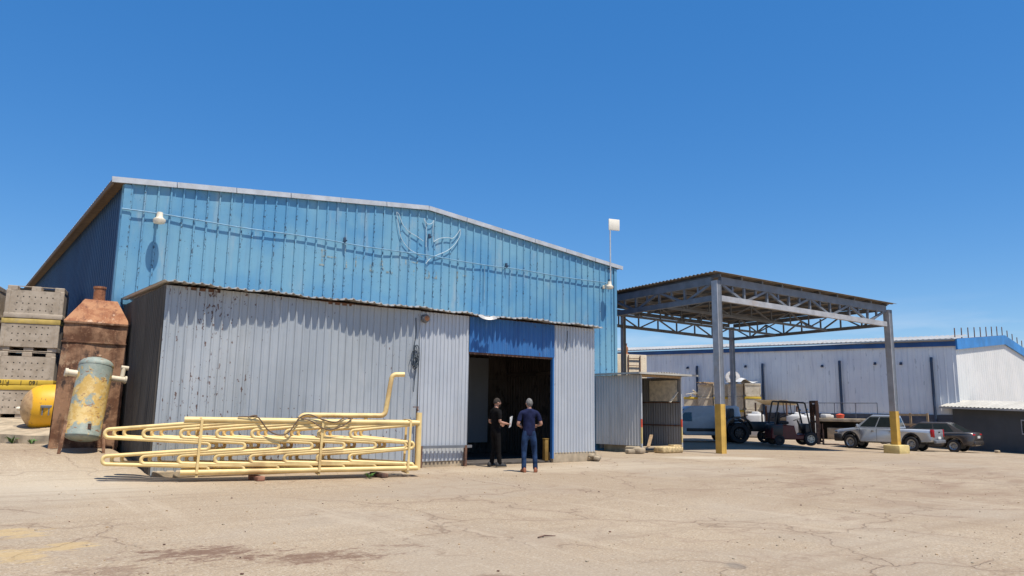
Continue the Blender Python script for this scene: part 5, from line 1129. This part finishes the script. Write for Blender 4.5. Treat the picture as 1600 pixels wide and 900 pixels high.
def hand(wrist, dirv, palm_n, curl=0.5, s=1.0):
    """fingers rooted in the palm; returns skinned objects"""
    d = Vector(dirv).normalized(); n = Vector(palm_n); n = (n - d * n.dot(d)).normalized(); sd = d.cross(n); w = Vector(wrist); out = []
    nodes = {'a': (w - d * 0.02, (0.027 * s, 0.02 * s)), 'b': (w + d * 0.04 * s, (0.036 * s, 0.018 * s)), 'c': (w + d * 0.085 * s, (0.038 * s, 0.015 * s))}
    out.append(skin_obj('palm', nodes, [('a', 'b'), ('b', 'c')], M['skin'], None, 2))
    for k, (off, L) in enumerate(((-0.030, 0.066), (-0.010, 0.078), (0.011, 0.072), (0.031, 0.056))):
        p0 = w + d * 0.07 * s + sd * off * s; p1 = p0 + (d * math.cos(curl * 0.5) + n * math.sin(curl * 0.5)) * L * 0.5 * s
        p2 = p1 + (d * math.cos(curl * 1.2) + n * math.sin(curl * 1.2)) * L * 0.32 * s; p3 = p2 + (d * math.cos(curl * 1.9) + n * math.sin(curl * 1.9)) * L * 0.28 * s
        out.append(skin_obj('finger', {'a': (p0, 0.0095 * s), 'b': (p1, 0.009 * s), 'c': (p2, 0.0085 * s), 'd': (p3, 0.007 * s)}, [('a', 'b'), ('b', 'c'), ('c', 'd')], M['skin'], None, 1))
    p0 = w + d * 0.025 * s - sd * 0.026 * s; p1 = p0 + (d * 0.6 - sd * 0.6 + n * 0.35).normalized() * 0.04 * s; p2 = p1 + (d * 0.85 - sd * 0.1 + n * 0.5).normalized() * 0.032 * s
    out.append(skin_obj('thumb', {'a': (p0, 0.012 * s), 'b': (p1, 0.011 * s), 'c': (p2, 0.008 * s)}, [('a', 'b'), ('b', 'c')], M['skin'], None, 1))
    return out
def person(label, loc, rz, arms, legs, hturn, mats, hairfn, shoe_h=0.09, sleeve=0.55):
    t = thing('person', label, 'person', loc, rz)
    V = Vector
    N = {'pel': (V((0, 0, 0.97)), (0.105, 0.080)), 'wst': (V((0, 0.0, 1.12)), (0.105, 0.08)), 'chs': (V((0, -0.005, 1.32)), (0.135, 0.09)), 'upc': (V((0, -0.012, 1.43)), (0.11, 0.075)),
         'nk0': (V((0, -0.01, 1.52)), 0.058), 'nk1': (V((0, 0.005, 1.60)), 0.05), 'hd': (V((0, 0.015, 1.66)), 0.05)}
    E = [('pel', 'wst'), ('wst', 'chs'), ('chs', 'upc'), ('upc', 'nk0'), ('nk0', 'nk1'), ('nk1', 'hd')]
    for s, nm in ((-1, 'l'), (1, 'r')):
        sh_, el, wr = [V(p) for p in arms[nm]]
        N['sh' + nm] = (sh_, 0.058); N['el' + nm] = (el, 0.043); N['fm' + nm] = (el.lerp(wr, 0.35), 0.041); N['wr' + nm] = (wr, 0.027)
        E += [('upc', 'sh' + nm), ('sh' + nm, 'el' + nm), ('el' + nm, 'fm' + nm), ('fm' + nm, 'wr' + nm)]
        hip, kn, an_ = [V(p) for p in legs[nm]]
        N['hp' + nm] = (hip, 0.062); N['kn' + nm] = (kn, 0.050); N['cf' + nm] = (kn.lerp(an_, 0.35), 0.050); N['an' + nm] = (an_, 0.038)
        E += [('pel', 'hp' + nm), ('hp' + nm, 'kn' + nm), ('kn' + nm, 'cf' + nm), ('cf' + nm, 'an' + nm)]
    body = skin_obj('body', N, E, M['skin'], t, 2, 'pel')
    hd = head_obj((0, 0.03, 1.685), hturn, M['skin'])
    hands = []
    for nm in ('l', 'r'):
        sh_, el, wr = [V(p) for p in arms[nm]]; hands += hand(wr, (wr - el).normalized(), arms[nm + 'n'], 0.55)
    merge(body, [hd] + hands)
    # shirt: torso and sleeves
    S = {'hem': (V((0, 0.0, 0.84)), (0.182, 0.135)), 'wst': (V((0, 0.0, 1.10)), (0.165, 0.120)), 'chs': (V((0, -0.005, 1.31)), (0.188, 0.130)), 'upc': (V((0, -0.012, 1.435)), (0.145, 0.10)), 'col': (V((0, -0.008, 1.575)), (0.070, 0.070))}
    SE = [('hem', 'wst'), ('wst', 'chs'), ('chs', 'upc'), ('upc', 'col')]
    for nm in ('l', 'r'):
        sh_, el, wr = [V(p) for p in arms[nm]]; S['sh' + nm] = (sh_ + V((0, 0, 0.0)), 0.069)
        cu = sh_.lerp(el, min(sleeve * 1.55, 1)) if sleeve < 0.7 else el; S['cf' + nm] = (cu, 0.060 if sleeve < 0.7 else 0.056); SE += [('upc', 'sh' + nm), ('sh' + nm, 'cf' + nm)]
        if sleeve >= 0.7: S['ce' + nm] = (el.lerp(wr, 0.35), 0.052); SE.append(('cf' + nm, 'ce' + nm))
    skin_obj('shirt', S, SE, mats[0], t, 2, 'wst')
    T_ = {'top': (V((0, 0, 1.10)), (0.150, 0.108)), 'pel': (V((0, -0.008, 0.93)), (0.168, 0.125))}; TE = [('top', 'pel')]
    for nm in ('l', 'r'):
        hip, kn, an_ = [V(p) for p in legs[nm]]
        T_['hp' + nm] = (hip + V((0, -0.01, -0.04)), 0.098); T_['th' + nm] = (hip.lerp(kn, 0.55), 0.086); T_['kn' + nm] = (kn, 0.070); T_['cf' + nm] = (kn.lerp(an_, 0.4), 0.066); T_['an' + nm] = (an_ + V((0, 0.01, -0.05)), 0.066)
        TE += [('pel', 'hp' + nm), ('hp' + nm, 'th' + nm), ('th' + nm, 'kn' + nm), ('kn' + nm, 'cf' + nm), ('cf' + nm, 'an' + nm)]
    skin_obj('trousers', T_, TE, mats[1], t, 2, 'pel')
    for nm in ('l', 'r'):
        hip, kn, an_ = [V(p) for p in legs[nm]]; s = -1 if nm == 'l' else 1; fd = V((0.18 * s, 1, 0)).normalized(); g0 = V((an_.x, an_.y, 0))
        so2 = MB(); us = [-0.10, -0.075, 0.0, 0.08, 0.15, 0.19, 0.205]; wd = [0.034, 0.046, 0.048, 0.054, 0.052, 0.038, 0.014]; ht = [0.10, 0.125, 0.125, 0.10, 0.075, 0.06, 0.03]
        sdv = V((fd.y, -fd.x, 0)); rings = []
        for u, w_, h_ in zip(us, wd, ht):
            c = g0 + fd * u; rings.append([c + sdv * (w_ * math.cos(a)) + V((0, 0, max(0.0, h_ * (0.25 + 0.75 * math.sin(a)) if math.sin(a) > 0 else h_ * 0.25 * (1 + math.sin(a))))) for a in [2 * math.pi * k / 12 for k in range(12)]])
        vv = [p for r_ in rings for p in r_]; ff = [(i * 12 + k, i * 12 + (k + 1) % 12, (i + 1) * 12 + (k + 1) % 12, (i + 1) * 12 + k) for i in range(len(us) - 1) for k in range(12)] + [tuple(range(12)), tuple((len(us) - 1) * 12 + k for k in range(12))]
        so2.add(vv, ff); so2.build('shoe', mats[2], t, 60)
    # hair cap over the skull
    hm = MB(); n1, n2 = 28, 14; rr2 = random.Random(11)
    def hf(a, tt):
        y = math.sin(a); lim = 0.40 + 0.30 * (1 - (y + 1) / 2) ** 0.8 if True else 0.5
        lim = hairfn(y); th = math.pi * lim * tt; k = 1.0 + 0.03 * math.sin(a * 9 + tt * 7) * tt
        x = 0.086 * k * math.sin(th) * math.cos(a); yy = 0.105 * k * math.sin(th) * math.sin(a) - 0.004; z = 0.130 * math.cos(th)
        if z < 0: x *= 1 + 0.2 * z / 0.12; yy = yy * (1 + 0.2 * z / 0.12)
        w2 = 1 + 0.022 * math.sin(a * 17 + tt * 5) * math.sin(tt * 19 + a * 3); x *= w2; yy *= w2; z += 0.004 * math.sin(a * 23 + tt * 13)
        return (x, yy, z)
    hm.grid(hf, [2 * math.pi * k / n1 for k in range(n1 + 1)], [k / n2 for k in range(n2 + 1)])
    q = Matrix.Rotation(hturn, 3, 'Z'); hm.v = [tuple(q @ V(v) + V((0, 0.03, 1.685))) for v in hm.v]; hm.build('hair', mats[3], t, 60)
    ey = MB()
    for s in (-1, 1): ey.lathe([(0, 0.008), (0.009, 0.005), (0.012, 0.0)], (s * 0.032, 0.080, 0.012), (0, 1, 0), 8)
    ey.v = [tuple(q @ V(v) + V((0, 0.03, 1.685))) for v in ey.v]; ey.build('eyes', M['blackpaint'], t, 60)
    return t, q
hf_g = lambda y: 0.36 + 0.32 * (1 - (y + 1) / 2) ** 0.6
rz_b = math.atan2(-0.52, 0.85)
man_b, _ = person('man in navy polo shirt, jeans and tan shoes standing with his back turned', (11.95, 14.94, 0.0), rz_b,
       {'l': ((-0.205, -0.01, 1.455), (-0.285, -0.06, 1.17), (-0.21, 0.18, 1.12)), 'r': ((0.205, -0.01, 1.455), (0.30, -0.06, 1.18), (0.235, 0.17, 1.14)), 'ln': (1, 0, 0.2), 'rn': (-1, 0, 0.2)},
       {'l': ((-0.10, 0, 0.90), (-0.12, 0.015, 0.49), (-0.125, -0.03, 0.085)), 'r': ((0.10, 0, 0.90), (0.15, 0.06, 0.49), (0.175, 0.03, 0.085))},
       0.25, (M['navy'], M['denim'], M['tan_shoe'], M['greyhair']), hf_g)
rz_a = math.atan2(-0.90, -0.10)
man_a, qa = person('bearded man in black with glasses holding white papers in the doorway', (12.17, 16.65, 0.02), rz_a,
       {'l': ((-0.205, -0.01, 1.455), (-0.25, -0.06, 1.17), (-0.16, 0.20, 1.10)), 'r': ((0.205, -0.01, 1.455), (0.255, -0.02, 1.17), (0.20, 0.25, 1.13)), 'ln': (1, 0, 0.2), 'rn': (-1, 0.1, 0.2)},
       {'l': ((-0.10, 0, 0.90), (-0.11, 0.03, 0.49), (-0.13, -0.06, 0.085)), 'r': ((0.10, 0, 0.90), (0.11, 0.03, 0.49), (0.12, 0.06, 0.085))},
       -0.1, (M['blackcloth'], M['blackcloth'], M['black'], M['darkhair']), lambda y: 0.34 + 0.24 * (1 - (y + 1) / 2) ** 0.6, sleeve=0.55)
bm_ = MB(); bm_.grid(lambda a, tt: (0.068 * math.cos(a) * (1 - 0.35 * tt), 0.088 * math.sin(a) * (1 - 0.25 * tt) + 0.012, -0.045 - 0.075 * tt), [R(10 + 16 * k) for k in range(11)], [0, 0.3, 0.6, 1.0])
bm_.v = [tuple(qa @ Vector(v) + Vector((0, 0.035, 1.685))) for v in bm_.v]; bm_.build('beard', M['darkhair'], man_a, 60)
gl = MB()
for s in (-1, 1):
    gl.lathe([(0.022, -0.003), (0.026, 0), (0.022, 0.003)], (s * 0.034, 0.096, 0.012), (0, 1, 0), 14); gl.tube([(s * 0.06, 0.09, 0.014), (s * 0.080, -0.01, 0.012)], 0.003, 5)
gl.tube([(-0.012, 0.097, 0.014), (0.012, 0.097, 0.014)], 0.003, 5)
gl.v = [tuple(qa @ Vector(v) + Vector((0, 0.03, 1.685))) for v in gl.v]; gl.build('glasses', M['blackpaint'], man_a)
mat_a = Matrix.Translation(man_a.location) @ Matrix.Rotation(rz_a, 4, 'Z')
pp = mat_a @ Vector((0.165, 0.345, 1.17))
pa_ = MB(); pa_.grid(lambda u, v: ((u - 0.5) * 0.012 + 0.012 * math.sin(v * 3), (u - 0.5) * 0.20, (v - 0.5) * 0.29), [0, 0.5, 1], [k / 6 for k in range(7)]); pa_.grid(lambda u, v: (0.008 + (u - 0.5) * 0.03 + 0.02 * v, (u - 0.5) * 0.20 + 0.01, (v - 0.5) * 0.29 + 0.02), [0, 0.5, 1], [k / 6 for k in range(7)])
po_ = pa_.build('papers', M['paper'], None, None, pp); po_.rotation_euler = (0.1, 0.1, rz_a + 0.9); tag(po_, "white sheets of paper held in the black-clad man's hand", 'papers')

# debris on the yard: small twigs, pebbles
def pebble(x, y, s, mt, lb, kind):
    r_ = random.Random(int(x * 50 + y * 13)); b = MB(); b.box((0, 0, s * 0.25), (s, s * 0.7, s * 0.5), Matrix.Rotation(r_.random() * 3, 3, 'Z'), bev=s * 0.15)
    tag(b.build(kind, M[mt], None, 40, (x, y, gz(x, y))), lb, kind)
deb = MB(); r_ = random.Random(21)
for k in range(1500):
    x = r_.uniform(1, 26); y = 3 + 14 * r_.random() ** 1.3; s = r_.choice((0.006, 0.008, 0.010, 0.014, 0.014, 0.024)) * r_.uniform(0.7, 1.2)
    deb.box((x, y, gz(x, y) + s * 0.2), (s, s * r_.uniform(0.6, 1), s * 0.6), Matrix.Rotation(r_.random() * 3, 3, 'Z'), mi=r_.choice((0, 0, 0, 1, 2, 2)))
tag(deb.build('gravel', [M['concrete'], M['rust_dark'], M['wood']]), 'scattered tiny pebbles and grit lying over the concrete yard', 'grit', None, 'stuff')
tg_ = MB(); tg_.tube([(0, 0, 0.012), (0.12, 0.02, 0.02), (0.26, -0.02, 0.012)], [0.008, 0.01, 0.004], 5); tg_.tube([(0.1, 0.02, 0.015), (0.16, 0.08, 0.015)], 0.005, 5)
tag(tg_.build('twig', M['rust_dark'], None, None, (5.95, 7.25, 0.005)), 'small brown twig lying on the yard in the foreground', 'twig')
